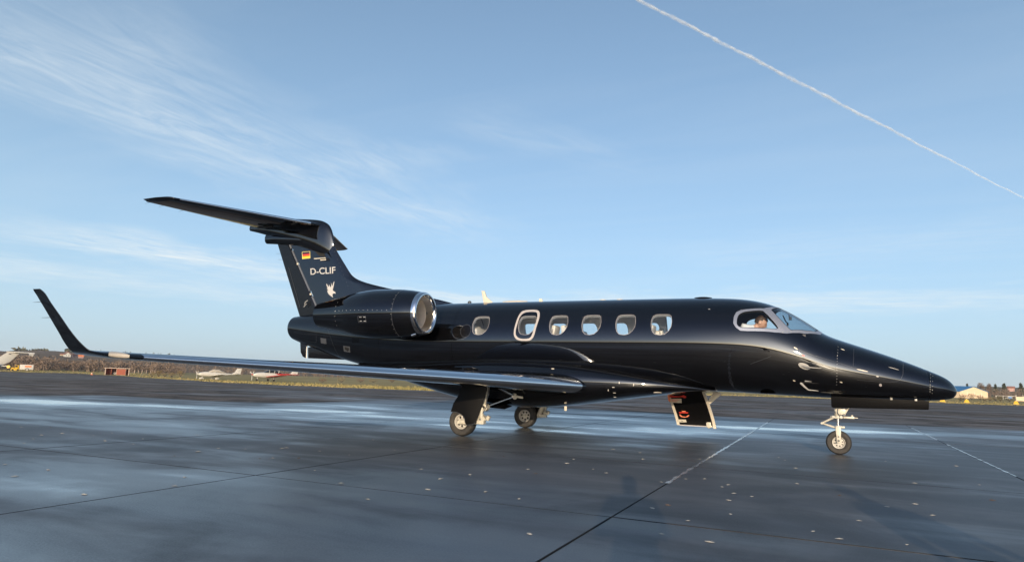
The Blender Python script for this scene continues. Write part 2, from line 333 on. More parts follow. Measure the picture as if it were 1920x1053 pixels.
def polar_sheet(name, m, radii, dz, inside=None, nseg=180):
    """sheet that follows the fall of the field, centred under the apron"""
    V = []; F = []
    for r_ in radii:
        for k in range(nseg):
            a = 2*math.pi*k/nseg; x = -1.9+r_*math.cos(a); y = -13.0+r_*math.sin(a); V.append((x, y, gz(x, y)+dz))
    for i in range(len(radii)-1):
        for k in range(nseg): F.append((i*nseg+k, i*nseg+(k+1) % nseg, (i+1)*nseg+(k+1) % nseg, (i+1)*nseg+k))
    o = mk(name, V, F, m, None, True); o['kind'] = 'structure'; return o
RAD = [.5, 6, 12, 18, 24, 29, 33, 36, 40, 44, 48, 54, 60, 68, 76, 86, 98, 112, 128, 145, 160, 172, 178, 190, 220, 300, 450, 700, 1100, 1800, 3500, 8000, 30000]
polar_sheet('field', 'field_grass', RAD, -.06)
# the taxiway: asphalt between the apron and the grass edge seen in the photo
edge_px = [(-420, 700), (0, 696), (60, 698), (140, 699.5), (240, 705), (300, 709), (400, 715.5), (520, 721), (640, 726), (740, 729.5), (860, 734), (1000, 737), (1200, 739), (1400, 742), (1560, 747), (1700, 752), (1800, 756), (1900, 759.5), (2300, 774)]
EDGE = [onground(*p) for p in edge_px]
def asphalt():
    V = []; F = []; rows = 26
    A = [(p[0]+1.9, p[1]+13.0) for p in EDGE]
    ang = [math.atan2(b_, a) for a, b_ in A]; rad = [math.hypot(a, b_) for a, b_ in A]
    aa = np.linspace(ang[0], ang[-1], 150); rr = np.interp(aa[::-1], ang[::-1], rad[::-1])[::-1]
    rr = rr*(1+.012*np.sin(aa*83)+.008*np.sin(aa*211+1))
    # all the way round behind the camera as well
    more = np.linspace(ang[-1], ang[0]-2*math.pi, 70)[1:-1]; aa = np.concatenate([aa, more]); rr = np.concatenate([rr, np.linspace(rr[-1], rr[0], 68)])
    n = len(aa)
    for j in range(rows+1):
        for a, r_ in zip(aa, rr):
            q = 1.0+(r_-1.0)*(j/rows)**1.5; x = -1.9+q*math.cos(a); y = -13+q*math.sin(a); V.append((x, y, gz(x, y)-.012))
    for j in range(rows):
        for k in range(n): F.append((j*n+k, (j+1)*n+k, (j+1)*n+(k+1) % n, j*n+(k+1) % n))
    o = mk('taxiway', V, F, 'wet_asphalt', None, True); o['kind'] = 'structure'
asphalt()
# the apron: concrete slabs about 3.95 m square, open joints
apron = empty('apron', (0, 0, 0)); apron['kind'] = 'structure'
SX, SY = 3.96, 3.93
def slab_mesh(w, d):
    g = .010; w -= 2*g; d -= 2*g; c = .003
    V = []
    for z, i in ((-.10, 0), (-c, 0), (0., c)):
        V += [(-w/2+i, -d/2+i, z), (w/2-i, -d/2+i, z), (w/2-i, d/2-i, z), (-w/2+i, d/2-i, z)]
    F = [(8, 9, 10, 11)]+[(a*4+k, a*4+(k+1) % 4, a*4+4+(k+1) % 4, a*4+4+k) for a in (0, 1) for k in range(4)]
    me = bpy.data.meshes.new('slab'); me.from_pydata(V, [], F); me.materials.append(MATS['wet_concrete']); me.materials.append(MATS['joint_tar']); me.update()
    for p in me.polygons: p.material_index = 0 if p.normal.z > .9 else 1
    return me
SLAB = slab_mesh(SX, SY); xg0, yg0 = -3.58, -7.38
for i in range(-9, 8):
    for j in range(-4, 5):
        x = xg0+(i+.5)*SX; y = yg0+(j+.5)*SY
        if y-SY/2 > 12.0 or (x < -19 and y > 6) or (x < -27 and y > 1): continue
        o = link('slab', SLAB, apron); o.location = (x, y, rng.uniform(-.0015, .0015))
mk('joint_bed', [(-60, -40, -.011), (40, -40, -.011), (40, 12.2, -.011), (-12, 12.2, -.011), (-19, 6, -.011), (-60, -12, -.011)], [(0, 1, 2, 3, 4, 5)], 'joint_tar', apron)
# pale strips along two joints; on the long one the colour paints water's reflection
mat('joint_pale', (.42, .44, .47), .22, spec=.6, noise=(3.5, (.10, .10, .11)))
def pale_strip(name, x, y0, y1, w):
    V = []; F = []; n = int((y1-y0)/.12)
    for k in range(n+1):
        y = y0+(y1-y0)*k/n; a = w*(1+.5*math.sin(k*1.7)+.4*rng.uniform(-1, 1)); V += [(x-a/2+.005*math.sin(k*.9), y, .0035), (x+a/2, y, .0035)]
    F = [(2*k, 2*k+1, 2*k+3, 2*k+2) for k in range(n)]
    mk(name, V, F, 'joint_pale', apron)
pale_strip('joint_strip', xg0, -5.2, 9.6, .045); pale_strip('joint_strip', xg0+SX, -1.6, 4.2, .028); pale_strip('joint_strip', xg0+SX, 5.5, 10.8, .03)
# ================================================================== the jet
jet = empty('business_jet', (-8.24, 0, 0))
tag(jet, 'glossy black twin-engine business jet with silver wing leading edges parked on the wet apron', 'business jet')
OFF = np.array([8.24, 0, 0])
jet.location = (0, 0, 0)
# ---- fuselage as a function of station and angle
LF = 14.10
_c = np.array([(0, 1.12, 1.12, 0), (.025, 1.195, 1.045, .085), (.06, 1.248, 1.01, .13), (.125, 1.312, .988, .185), (.38, 1.442, .957, .305), (.63, 1.552, .948, .39), (1.12, 1.742, .943, .525),
               (1.64, 1.928, .942, .635), (1.9, 2.028, .946, .68), (2.07, 2.155, .95, .705), (2.29, 2.315, .955, .735), (2.54, 2.468, .962, .765), (2.75, 2.57, .968, .79), (3.04, 2.652, .976, .815),
               (3.4, 2.70, .986, .84), (4.2, 2.726, .996, .864), (6, 2.731, .997, .867), (8.4, 2.731, .997, .867), (9.5, 2.725, 1.02, .835), (10.5, 2.70, 1.10, .75), (11.8, 2.655, 1.32, .59),
               (12.7, 2.60, 1.53, .46), (13.35, 2.55, 1.72, .36), (13.9, 2.49, 1.88, .28), (14.10, 2.465, 1.965, .24)])
_w = np.sqrt(_c[:, 0]); _wq = np.linspace(0, math.sqrt(LF), 1600)
def _smooth(y):
    out = y.copy(); n = len(y)
    k = np.exp(-.5*(np.arange(-60, 61)/16.)**2); k /= k.sum()
    yp = np.concatenate([2*y[0]-y[60:0:-1], y, 2*y[-1]-y[-2:-62:-1]]); s = np.convolve(yp, k, 'valid')
    b = np.clip((np.arange(n)-60)/80., 0, 1); return y*(1-b)+s*b
_T = [_smooth(pchip(_w, _c[:, k], _wq)) for k in (1, 2, 3)]
def sect(x):
    w = np.sqrt(np.clip(-np.asarray(x, float), 0, LF)); zt, zb, hw = (np.interp(w, _wq, t) for t in _T)
    e = np.clip((-np.asarray(x, float)-(LF-.16))/.16, 0, 1); e = np.sqrt(np.clip(1-e*e, 0, 1))
    zm = zb+(zt-zb)*np.clip(.46+.04*(-np.asarray(x)/3.), .46, .5)
    return zm, (zt-zm)*e, (zm-zb)*e, hw*e
def FP(x, th, off=0.):
    """skin point(s); th=0 starboard, 90 deg top, 180 port"""
    x = np.asarray(x, float); th = np.asarray(th, float)
    def P(x, th):
        zm, a, b_, hw = sect(x); s = np.sin(th); return np.stack([x, -hw*np.cos(th), zm+np.where(s > 0, a, b_)*s], -1)
    p = P(x, th); h = 2e-3; xa = np.clip(x-h, -LF, -1e-5); xb = np.clip(x+h, -LF, -1e-5)
    tx = P(xb, th)-P(xa, th); tt = P(x, th+h)-P(x, th-h); n = np.cross(tx, tt); ln = np.linalg.norm(n, axis=-1, keepdims=True)
    fallback = np.zeros_like(n); fallback[..., 0] = np.where(x > -1, 1., -1.)
    n = np.where(ln > 1e-12, n/np.maximum(ln, 1e-12), fallback)
    return p+off*n, n
# coarse skin for shooting pixels onto it
_gx = -np.concatenate([.5*(np.arange(1, 20)/20.)**2, np.arange(.5, 14.1, .06)]); _gt = np.linspace(-math.pi/2, 1.5*math.pi, 121)
_GX, _GT = np.meshgrid(_gx, _gt, indexing='ij'); _P, _ = FP(_GX, _GT); _n = len(_gt)
_bvh = BVHTree.FromPolygons([Vector(p) for p in _P.reshape(-1, 3).tolist()], [(i*_n+k, i*_n+k+1, (i+1)*_n+k+1, (i+1)*_n+k) for i in range(len(_gx)-1) for k in range(_n-1)])
def hit(px, py):
    h = None
    for k in range(60):                                # just above the skyline: take the nearest skin below
        h = _bvh.ray_cast(Vector(CAM.tolist()), Vector(ray(px, py+.5*k).tolist()).normalized())[0]
        if h is not None: break
    if h is None: raise RuntimeError('pixel misses the fuselage %s %s' % (px, py))
    zm, a, b_, hw = sect(h.x); s = (h.z-zm)/(a if h.z > zm else b_); c = -h.y/hw
    return float(h.x), float(math.atan2(s, c))
KT = .85
def uv(pts): return np.array([(a, KT*b_) for a, b_ in pts])
def zoomhit(Z, ox, oy, sc): return uv([hit(ox+a/sc, oy+b_/sc) for a, b_ in Z])
def mirror(P): P = np.array(P).copy(); P[:, 1] = KT*math.pi-P[:, 1]; return P[::-1]
def patch(name, outer, m, parent, holes=(), off=.002, step=.05, smooth=True, thick=0.):
    """piece lying on the skin: outline in (x, KT*theta)"""
    outer = np.asarray(outer); lo = outer.min(0); hi = outer.max(0)
    gx, gy = np.meshgrid(np.arange(lo[0]+step/2, hi[0], step), np.arange(lo[1]+step/2, hi[1], step)); g = np.stack([gx.ravel(), gy.ravel()], 1)
    if len(g): g = g[inpoly(outer, g)]
    for h in holes:
        if len(g): g = g[~inpoly(h, g)]
    V, T = cdt(g, [outer]+list(holes)); c = np.array([V[list(t)].mean(0) for t in T]); k = inpoly(outer, c)
    for h in holes: k &= ~inpoly(h, c)
    P, N = FP(V[:, 0], V[:, 1]/KT, off); T = [t for t, q in zip(T, k) if q]
    return mk(name, P, T, m, parent, smooth, None, N if smooth else None)
def ringstrip(name, m, parent, x=None, th=(-90, 270), w=.006, off=.0015, path=None, n=90):
    """thin seam: either a frame line at station x or a path of (x, theta)"""
    if path is None: t = np.radians(np.linspace(th[0], th[1], n)); A = np.stack([np.full(n, x), t], 1); B = A+np.array([w, 0])
    else:
        p = np.array(path, float); q = p.copy(); q[:, 1] *= KT; d = np.gradient(q, axis=0); d /= np.linalg.norm(d, axis=1)[:, None]+1e-9; nrm = np.stack([-d[:, 1], d[:, 0]], 1)*w
        A = p; B = q+nrm; B[:, 1] /= KT; n = len(p)
    Pa, Na = FP(A[:, 0], A[:, 1], off); Pb, Nb = FP(B[:, 0], B[:, 1], off)
    return mk(name, np.concatenate([Pa, Pb]), [(i, i+1, n+i+1, n+i) for i in range(n-1)], m, parent, True, None, np.concatenate([Na, Nb]))
def dots(name, m, parent, pts, nrm, r_=.007, off=.002):
    mb = MB()
    for p, n in zip(pts, nrm):
        n = np.array(n)/np.linalg.norm(n); a = np.cross(n, [0.3, .2, .9]); a /= np.linalg.norm(a); b_ = np.cross(n, a); c = np.array(p)+n*off
        V = [c+n*.002]+[c+r_*(math.cos(k*math.pi/3)*a+math.sin(k*math.pi/3)*b_) for k in range(6)]; mb.add(V, [(0, 1+k, 1+(k+1) % 6) for k in range(6)])
    o = mb.done(name, m, parent); o['kind'] = 'stuff'; return o
# ---- openings
def scaled(P, k): c = P.mean(0); d = P-c; return c+d*(1+k/np.maximum(np.linalg.norm(d, axis=1), 1e-6))[:, None]
def densify(P, m=4): P = np.asarray(P); return np.concatenate([P[i]+(P[(i+1) % len(P)]-P[i])*np.linspace(0, 1, m, endpoint=False)[:, None] for i in range(len(P))])
Z3 = (860, 540, 3.51); Z8 = (1360, 560, 9.6)
win_px = [(823, 206), (832, 190), (850, 182), (922, 180), (934, 190), (935, 225), (928, 255), (912, 280), (890, 298), (862, 304), (832, 299), (819, 282), (815, 252), (817, 226)]
w0 = zoomhit(win_px, *Z3); wc = w0.mean(0); w0 = scaled(chaikin(densify(w0, 2), 1), .006)
wshape = w0-w0.mean(0)
centres = []
for px, py in ((900, 608), (987, 607.5), (1048, 608), (1109, 608), (1172, 608.5), (1238, 609)): centres.append(uv([hit(px, py)])[0])
centres = np.array(centres); centres[:, 1] = centres[:, 1].mean()
pit = (centres[5, 0]-centres[1, 0])/4; centres[1:, 0] = centres[1, 0]+pit*np.arange(5)
WINS = [wshape+c for c in centres]
side_px = [(215, 440), (225, 340), (262, 280), (340, 243), (450, 229), (650, 215), (690, 235), (938, 500), (928, 532), (880, 541), (700, 526), (330, 514), (270, 502), (230, 475)]
side = chaikin(zoomhit(side_px, *Z8), 1)
A_ = hit(1360+1180/9.6, 560+560/9.6); B_ = hit(1360+835/9.6, 560+205/9.6)
_mid = [hit(1360+a/9.6, 560+b_/9.6) for a, b_ in ((950, 325), (1060, 440))]
shield = uv([A_, _mid[1], _mid[0], B_, (B_[0]+.05, R(68)), (B_[0]+.12, R(80)), (B_[0]+.15, R(87.6)), (-2.35, R(87.3)), (-2.06, R(87)), (-2.01, R(75)), (-2.06, R(60)), hit(1360+1450/9.6, 560+567/9.6)])
shield = chaikin(densify(shield, 4), 2)
mask_px = [(142, 430), (155, 315), (195, 243), (275, 203), (450, 181), (690, 174), (760, 160), (880, 150), (960, 152)]
mask_lo = [(1450, 628), (1100, 621), (900, 603), (600, 582), (400, 578), (270, 572), (190, 515), (150, 455)]
mo = [tuple(p) for p in zoomhit(mask_px, *Z8)]; ml = [tuple(p) for p in zoomhit(mask_lo, *Z8)]
mask = np.array(mo+[(B_[0]+.03, KT*R(75)), (B_[0]+.10, KT*R(88)), (B_[0]+.10, KT*R(89.98)), (-2.0, KT*R(89.98)), (-1.955, KT*R(86)), (-1.95, KT*R(72)), (-1.975, KT*R(60))]+ml)
mask = densify(mask, 3)
door_hole = chaikin(uv([(-4.78, R(206)), (-4.12, R(206)), (-4.08, R(195)), (-4.08, R(135)), (-4.14, R(122)), (-4.76, R(122)), (-4.82, R(135)), (-4.82, R(195))]), 2)
HOLES = WINS+[side, shield]
PORT = [mirror(w-np.array([.55, 0.])) for w in WINS]                # the port row sits further aft, clear of the door
HOLES = HOLES+PORT+[mirror(side), mirror(shield), door_hole]
# ---- skin
xs = -np.concatenate([.4*(np.arange(1, 26)/26.)**2, np.arange(.4, 13.9, .055), np.linspace(13.92, LF-.0005, 18)])
ths = np.linspace(-math.pi/2, 1.5*math.pi, 113)
GX, GT = np.meshgrid(xs, ths*KT, indexing='ij'); g = np.stack([GX.ravel(), GT.ravel()], 1); keep = np.ones(len(g), bool)
for h in HOLES: keep &= ~inpoly(h, g)
V, T = cdt(g[keep], HOLES); Ta = np.array(T); c = V[Ta].mean(1); kp = np.ones(len(Ta), bool)
for h in HOLES: kp &= ~inpoly(h, c)
P, N = FP(V[:, 0], V[:, 1]/KT); Ta = Ta[kp]
# nose tip cap
tip = len(P); ring0 = [np.argmin(np.abs(V[:, 0]-xs[0])+np.abs(V[:, 1]-t*KT)) for t in ths]
P = np.concatenate([P, [[0.0, 0, 1.12]]]); N = np.concatenate([N, [[1., 0, 0]]])
F = [tuple(t) for t in Ta]+[(ring0[i], ring0[i+1], tip) for i in range(len(ths)-1)]
fus = mk('fuselage', P, F, 'black_paint', jet, True, None, N)
# ---- panes, frames and liner
def reveal(name, outline, m, parent, d0, d1):
    a, _ = FP(outline[:, 0], outline[:, 1]/KT, d0); b_, _ = FP(outline[:, 0], outline[:, 1]/KT, d1); n = len(outline)
    mk(name, np.concatenate([a, b_]), [(i, (i+1) % n, n+(i+1) % n, n+i) for i in range(n)], m, parent, True)
for i, w in enumerate(WINS+PORT):
    patch('cabin_window', w, 'glass', fus, off=-.007)
    patch('window_frame', scaled(w, .008), 'window_rim', fus, [scaled(w, .001)], off=.0022, step=.5)
    reveal('window_reveal', w, 'reveal_grey', fus, -.0005, -.06)
for s_ in (side, mirror(side)):
    patch('cockpit_side_window', s_, 'clear_glass', fus, off=-.006); reveal('window_seal', s_, 'dark_void', fus, .001, -.03)
for s_ in (shield, mirror(shield)):
    patch('windshield', s_, 'windshield_glass', fus, off=-.006, step=.04); reveal('windshield_seal', s_, 'dark_void', fus, .001, -.03)
for mm, s1, s2 in ((mask, side, shield), (mirror(mask), mirror(side), mirror(shield))):
    patch('cockpit_window_frame', mm, 'frame_grey', fus, [scaled(s1, .012), scaled(s2, .012)], off=.0025, step=.04)
rp = []
for a, b_ in [(720+28*k, 205+36*k) for k in range(12)]+[(770+28*k, 215+36*k) for k in range(11)]+[(1120+60*k, 585+4*k) for k in range(9)]+[(330+45*k, 545+3*k) for k in range(9)]+[(330+50*k, 215-5*k) for k in range(8)]:
    try: rp.append(hit(1360+a/9.6, 560+b_/9.6))
    except RuntimeError: pass
rp = np.array(rp); pp, pn = FP(rp[:, 0], rp[:, 1]); dots('frame_rivets', 'rivet', fus, pp, pn, .006, .003)
# emergency exit ring round the second window
ex_o = zoomhit([(425, 142), (520, 139), (538, 158), (534, 200), (516, 250), (500, 315), (478, 345), (440, 350), (385, 345), (362, 320), (360, 285), (372, 235), (395, 175)], *Z3); ex_i = zoomhit([(440, 158), (508, 156), (519, 170), (515, 205), (498, 250), (484, 305), (468, 328), (435, 333), (395, 328), (377, 308), (376, 280), (388, 235), (408, 180)], *Z3)
patch('emergency_exit_outline', scaled(chaikin(ex_o, 2), -.008), 'exit_ring', fus, [scaled(chaikin(ex_i, 2), .004)], off=.002, step=.5)
# seams of the nose, access panels
def seam(pts, w=.004, m='panel_gap'): ringstrip('panel_seam', m, fus, path=[hit(a, b_) for a, b_ in pts], w=w)
def lines(p, n=16): p = np.array(p, float); t = np.linspace(0, len(p)-1, n); return np.stack([np.interp(t, range(len(p)), p[:, k]) for k in (0, 1)], 1)
xr = hit(1743.5, 720)[0]; ringstrip('radome_seam', 'panel_gap', fus, x=xr, w=.005)
for xs_r in (-8.95, -10.9): ringstrip('frame_seam', 'black_satin', fus, x=xs_r, w=.005, off=.0012)
z4 = lambda P: [(1320+a/3.098, 540+b_/3.098) for a, b_ in P]
seam(lines(z4([(870, 350), (868, 420), (866, 450)])), .003); seam(lines(z4([(1156, 430), (1155, 500), (1140, 530), (1110, 545), (1000, 541), (890, 532)]), 30), .004)
seam(lines(z4([(530, 350), (620, 385), (770, 430), (900, 472)]), 30), .004); seam(lines(z4([(270, 440), (330, 418), (390, 395)])), .003)
def rivrow(pts, r_=.006, name='rivets'):
    h = np.array([hit(*p) for p in pts]); a, n = FP(h[:, 0], h[:, 1]); dots(name, 'rivet', fus, a, n, r_)
rivrow(lines(z4([(778, 340), (772, 450), (771, 560)]), 14), .005); rivrow(lines(z4([(1316, 500), (1314, 560), (1313, 600)]), 7), .006); rivrow(lines(z4([(1328, 510), (1327, 570), (1325, 610)]), 5), .005)
def spot(name, px, sx, sy, m, ang=0., off=.003):
    c0 = hit(*px); t = np.linspace(0, 2*math.pi, 20, endpoint=False); x = sx*np.cos(t); y = sy*np.sin(t); ca, sa = math.cos(ang), math.sin(ang)
    return patch(name, np.stack([c0[0]+x*ca-y*sa, KT*c0[1]+x*sa+y*ca], 1), m, fus, off=off, step=.5)
spot('angle_of_attack_plate', (1508, 686), .09, .066, 'probe_grey')
for q in ((1492, 652.5), (1580, 655)): spot('static_port', q, .03, .015, 'cream', -.3)
for q in ((1489, 713), (1577, 716)): spot('static_port', q, .022, .014, 'cream', -.5)
spot('latch', z4([(1102, 466)])[0], .075, .012, 'rim_silver', -.05); spot('latch', z4([(920, 477)])[0], .085, .016, 'cream', -.05); spot('latch', z4([(1007, 512)])[0], .02, .02, 'rim_silver'); spot('latch', z4([(1025, 562)])[0], .02, .055, 'window_rim')
spot('placard', (1506, 666), .022, .012, 'red_mark')
def probe(px, pts, r_, name, m='rim_silver'):
    """probe standing off the skin: pts = (forward, outward, up) from its root"""
    h = hit(*px); p, n = FP(np.array(h[0]), np.array(h[1])); up = np.array([0, 0, 1.])-n*n[2]; up /= np.linalg.norm(up)
    MB().tube([p+np.array([a, 0, 0])+n*b_+up*c_ for a, b_, c_ in pts], r_, 10).done(name, m, fus, True)
probe((1510, 686), [(-.05, .0, 0), (.02, .06, 0), (.10, .09, -.005), (.24, .095, -.01)], [.015, .013, .009, .005], 'pitot_probe', 'probe_grey')
probe((1505, 719), [(-.03, -.01, .01), (.03, .05, -.02), (.09, .09, -.05), (.24, .10, -.055)], [.022, .017, .011, .005], 'pitot_probe', 'probe_grey')
probe((1513, 714), [(-.03, 0, 0), (.07, .03, .015)], [.012, .004], 'vane', 'probe_grey')
# aft fuselage: seams, hatches, vents
z2 = lambda P: [(520+a/3.76, 520+b_/3.76) for a, b_ in P]
def tryseam(P, n=20, w=.004):
    try: seam(lines(z2(P), n), w)
    except RuntimeError: pass
tryseam([(355, 370), (400, 490), (435, 560)]); tryseam([(115, 385), (200, 400), (270, 402)]); tryseam([(272, 380), (275, 455), (240, 455), (190, 440)]); tryseam([(280, 405), (360, 415)], w=.003)
def quadpatch(name, P, m, off=.003):
    try: patch(name, densify(uv([hit(*p) for p in z2(P)]), 3), m, fus, off=off, step=.5)
    except RuntimeError: pass
quadpatch('vent_grille', [(305, 425), (345, 430), (348, 468), (308, 462)], 'panel_gap'); quadpatch('service_hatch', [(525, 418), (575, 420), (577, 460), (527, 462)], 'black_satin')
quadpatch('fuel_door', [(465, 480), (512, 486), (515, 528), (470, 520)], 'panel_gap', .002); quadpatch('fuel_door_inner', [(474, 490), (505, 494), (506, 514), (478, 508)], 'dark_void', .004)
try: spot('oval_hatch', z2([(1328, 375)])[0], .11, .13, 'black_satin', 0.2); ringstrip('hatch_rim', 'panel_gap', fus, path=[(hit(*z2([(1328, 375)])[0])[0]+.125*math.cos(t), hit(*z2([(1328, 375)])[0])[1]+.16*math.sin(t)) for t in np.linspace(0, 2*math.pi, 30)], w=.006, off=.004)
except RuntimeError: pass
# ---- cabin: liner, floor, bulkheads, seats
def liner(name, x0, x1, off, m, holes, parent):
    gx, gy = np.meshgrid(np.arange(x1, x0, .12), np.radians(np.linspace(-40, 220, 60))*KT); g = np.stack([gx.ravel(), gy.ravel()], 1)
    kk = np.ones(len(g), bool)
    for h in holes: kk &= ~inpoly(h, g)
    V, T = cdt(g[kk], holes); c = V[np.array(T)].mean(1); k = np.ones(len(T), bool)
    for h in holes: k &= ~inpoly(h, c)
    P, N = FP(V[:, 0], V[:, 1]/KT, off); mk(name, P, [t[::-1] for t, q in zip(T, k) if q], m, parent, True)
cab = empty('cabin', (0, 0, 0), jet)
inx = lambda h, a, b_: h[:, 0].min() > b_ and h[:, 0].max() < a
liner('cabin_liner', -3.75, -9.0, -.06, 'cream_liner', [h for h in HOLES if inx(h, -3.75, -9.0)], cab)
liner('cockpit_liner', -1.93, -3.7, -.03, 'cockpit_grey', [scaled(h, .004) for h in HOLES if inx(h, -1.9, -3.75)], cab)
def xsec(x, off, n=40, cut=None):
    t = np.radians(np.linspace(-90, 270, n, endpoint=False)); P, _ = FP(np.full(n, x), t, off); return P
for x, m in ((-9.0, 'cream_liner'),): MB().add(xsec(x, -.08), [tuple(range(40))]).done('aft_bulkhead', m, cab)
MB().box((-6.35, 0, 1.27), (5.3, 1.16, .03)).done('cabin_floor', 'seat_dark', cab); MB().box((-2.9, 0, 1.42), (1.2, 1.1, .03)).done('cockpit_floor', 'cockpit_grey', cab)
for s_ in (-1, 1): MB().box((-3.78, s_*.44, 1.93), (.04, .36, 1.05)).done('cockpit_partition', 'cream_liner', cab, bevel=.01)
def seat(x, y, face, m, z=1.29, h=.80, name='cabin_seat'):
    s = empty(name, (x, y, z), cab); f_ = face
    def rb(nm, c, d, a=0., bv=.04, mm=m):
        ca, sa = math.cos(a), math.sin(a); rot = np.array([[ca, 0, sa], [0, 1, 0], [-sa, 0, ca]]); MB().box(c, d, rot).done(nm, mm, s, bevel=bv)
    rb('seat_cushion', (0, 0, .33), (.5, .5, .14)); rb('seat_back', (-f_*.25, 0, .33+.26), (.13, .48, .52), -f_*.18, .055); rb('headrest', (-f_*.34, 0, h), (.10, .30, .2), -f_*.18, .045); rb('seat_base', (0, 0, .13), (.36, .36, .26), 0, .02, 'seat_dark')
    for sy in (-1, 1): rb('armrest', (0, sy*.27, .5), (.4, .06, .06), 0, .02)
for x, f_ in ((-8.25, 1), (-7.15, -1), (-6.25, 1), (-5.2, -1)):
    for y in (-.42, .42): seat(x, y, f_, 'seat_leather')
for y in (-.36, .36): seat(-3.28, y, 1, 'seat_leather', 1.36, .84, 'pilot_seat')
MB().box((-2.40, 0, 1.86), (.42, 1.22, .30)).done('instrument_panel', 'cockpit_grey', cab, bevel=.05)
mb = MB()
for y in (-.36, .36): mb = MB(); mb.tube([(-2.62, y, 1.84), (-2.75, y, 1.88)], .018, 8); mb.tube([(-2.76, y-.15, 1.93), (-2.77, y-.14, 1.86), (-2.77, y+.14, 1.86), (-2.76, y+.15, 1.93)], .014, 8); mb.done('control_yoke', 'cockpit_grey', cab, True)
mb = MB(); mb.tube([(-2.5, 0, 2.44), (-2.47, 0, 2.36)], .012, 8); mb.box((-2.46, 0, 2.33), (.05, .07, .06)); mb.done('compass', 'cockpit_grey', cab); mb = MB(); mb.tube([(-2.6, .35, 2.42), (-2.55, .33, 2.3), (-2.52, .3, 2.27)], .01, 8); mb.box((-2.52, .3, 2.25), (.03, .12, .05)); mb.done('visor_arm', 'cockpit_grey', cab)

# ---- wing to body fairing
fc = np.array([(3.75, .30, 1.02, 1.00), (4.15, .56, 1.12, .96), (4.6, .74, 1.22, .90), (5.1, .88, 1.32, .825), (5.7, .97, 1.42, .735), (6.3, 1.02, 1.50, .645), (7.0, 1.06, 1.54, .56), (7.8, 1.06, 1.56, .525), (8.4, 1.03, 1.55, .57), (9.0, .97, 1.52, .66), (9.8, .83, 1.46, .84), (10.6, .64, 1.40, 1.03), (11.4, .40, 1.36, 1.20), (11.8, .2, 1.35, 1.31)])
fx = np.linspace(3.75, 11.8, 90); rings = []
_fk = np.exp(-.5*(np.arange(-8, 9)/3.)**2); _fk /= _fk.sum()
def fsm(y): yp = np.concatenate([2*y[0]-y[8:0:-1], y, 2*y[-1]-y[-2:-10:-1]]); return np.convolve(yp, _fk, 'valid')
fhw, fzt, fzb = (fsm(pchip(fc[:, 0], fc[:, k], fx)) for k in (1, 2, 3))
def fair_ring(i):
    zc = fzb[i]+(fzt[i]-fzb[i])*.52; out = []
    for t in np.linspace(0, 2*math.pi, 72, endpoint=False):
        c, s = math.cos(t), math.sin(t); e = 2/2.5
        out.append((-fx[i], -fhw[i]*math.copysign(abs(c)**e, c), zc+(fzt[i]-zc if s > 0 else zc-fzb[i])*math.copysign(abs(s)**e, s)))
    return out
fairing = MB().loft([fair_ring(i) for i in range(len(fx))]).done('wing_fairing', 'black_paint', jet, True, 60)
def on_obj(o):
    me = o.data; return BVHTree.FromPolygons([v.co.copy() for v in me.vertices], [tuple(p.vertices) for p in me.polygons])
fbvh = on_obj(fairing)
def fhit(px, py): h = fbvh.ray_cast(Vector(CAM.tolist()), Vector(ray(px, py).tolist()).normalized()); return (np.array(h[0]), np.array(h[1])) if h[0] is not None else None
def fdot(name, px, sx, sz, m):
    h = fhit(*px)
    if h is None: return
    p, n = h; n = n if n@(CAM-p) > 0 else -n; a = np.cross([0, 0, 1.], n); a /= np.linalg.norm(a); b_ = np.cross(n, a)
    MB().prism([p-n*.004+sx*math.cos(t)*a+sz*math.sin(t)*b_ for t in np.linspace(0, 2*math.pi, 18, endpoint=False)], n*.009).done(name, m, fairing)
fdot('landing_light', (1233, 735.5), .075, .03, 'lens')
for q in ((1161, 717), (1188, 721), (1140.5, 731)): fdot('fairing_latch', q, .008, .022, 'rim_silver')
for q in ((1150, 725.5), (1152, 736), (1153, 744)): fdot('fairing_latch', q, .025, .007, 'rim_silver')
fdot('fairing_latch', (1036.5, 691), .03, .014, 'cream')

# ---- wings
def foil(n=26, t=.12, camber=.018):
    """closed loop of (c, z): upper TE -> LE -> lower TE"""
    b_ = np.linspace(0, math.pi, n); c = .5*(1-np.cos(b_)); yt = 5*t*(.2969*np.sqrt(c)-.126*c-.3516*c**2+.2843*c**3-.1015*c**4)+.0012
    yc = np.where(c < .4, camber/.16*(.8*c-c*c), camber/.36*(.2+.8*c-c*c)); return c, yc+yt, yc-yt
wl_le = [un(171, 658, 'y', -7.70), un(152, 643, 'y', -7.765), un(133, 620.5, 'y', -7.825), un(114, 593, 'y', -7.875), un(95, 566, 'y', -7.93), un(83, 547.5, 'y', -7.962), un(75, 541, 'y', -7.972)]
wl_te = [un(131, 657.5, 'y', -7.715), un(120, 642, 'y', -7.775), un(108, 620.5, 'y', -7.83), un(92, 593, 'y', -7.88), un(76, 566, 'y', -7.935), un(65, 547, 'y', -7.965), un(61.5, 540.5, 'y', -7.975)]
W_ST = [((-5.62, -.55, .985), 3.25, .135), ((-6.0, -1.05, 1.008), 2.75, .14), ((-6.36, -1.6, 1.03), 2.38, .14), ((-6.97, -2.6, 1.068), 1.98, .135), ((-7.84, -4.0, 1.122), 1.58, .13), ((-8.76, -5.5, 1.178), 1.16, .125), ((-9.55, -6.8, 1.224), .86, .12), ((-9.80, -7.2, 1.238), .78, .115), ((-9.93, -7.46, 1.252), .71, .11)]
for a, b_ in zip(wl_le, wl_te): W_ST.append((tuple(a), max(float(a[0]-b_[0]), .05), .085))
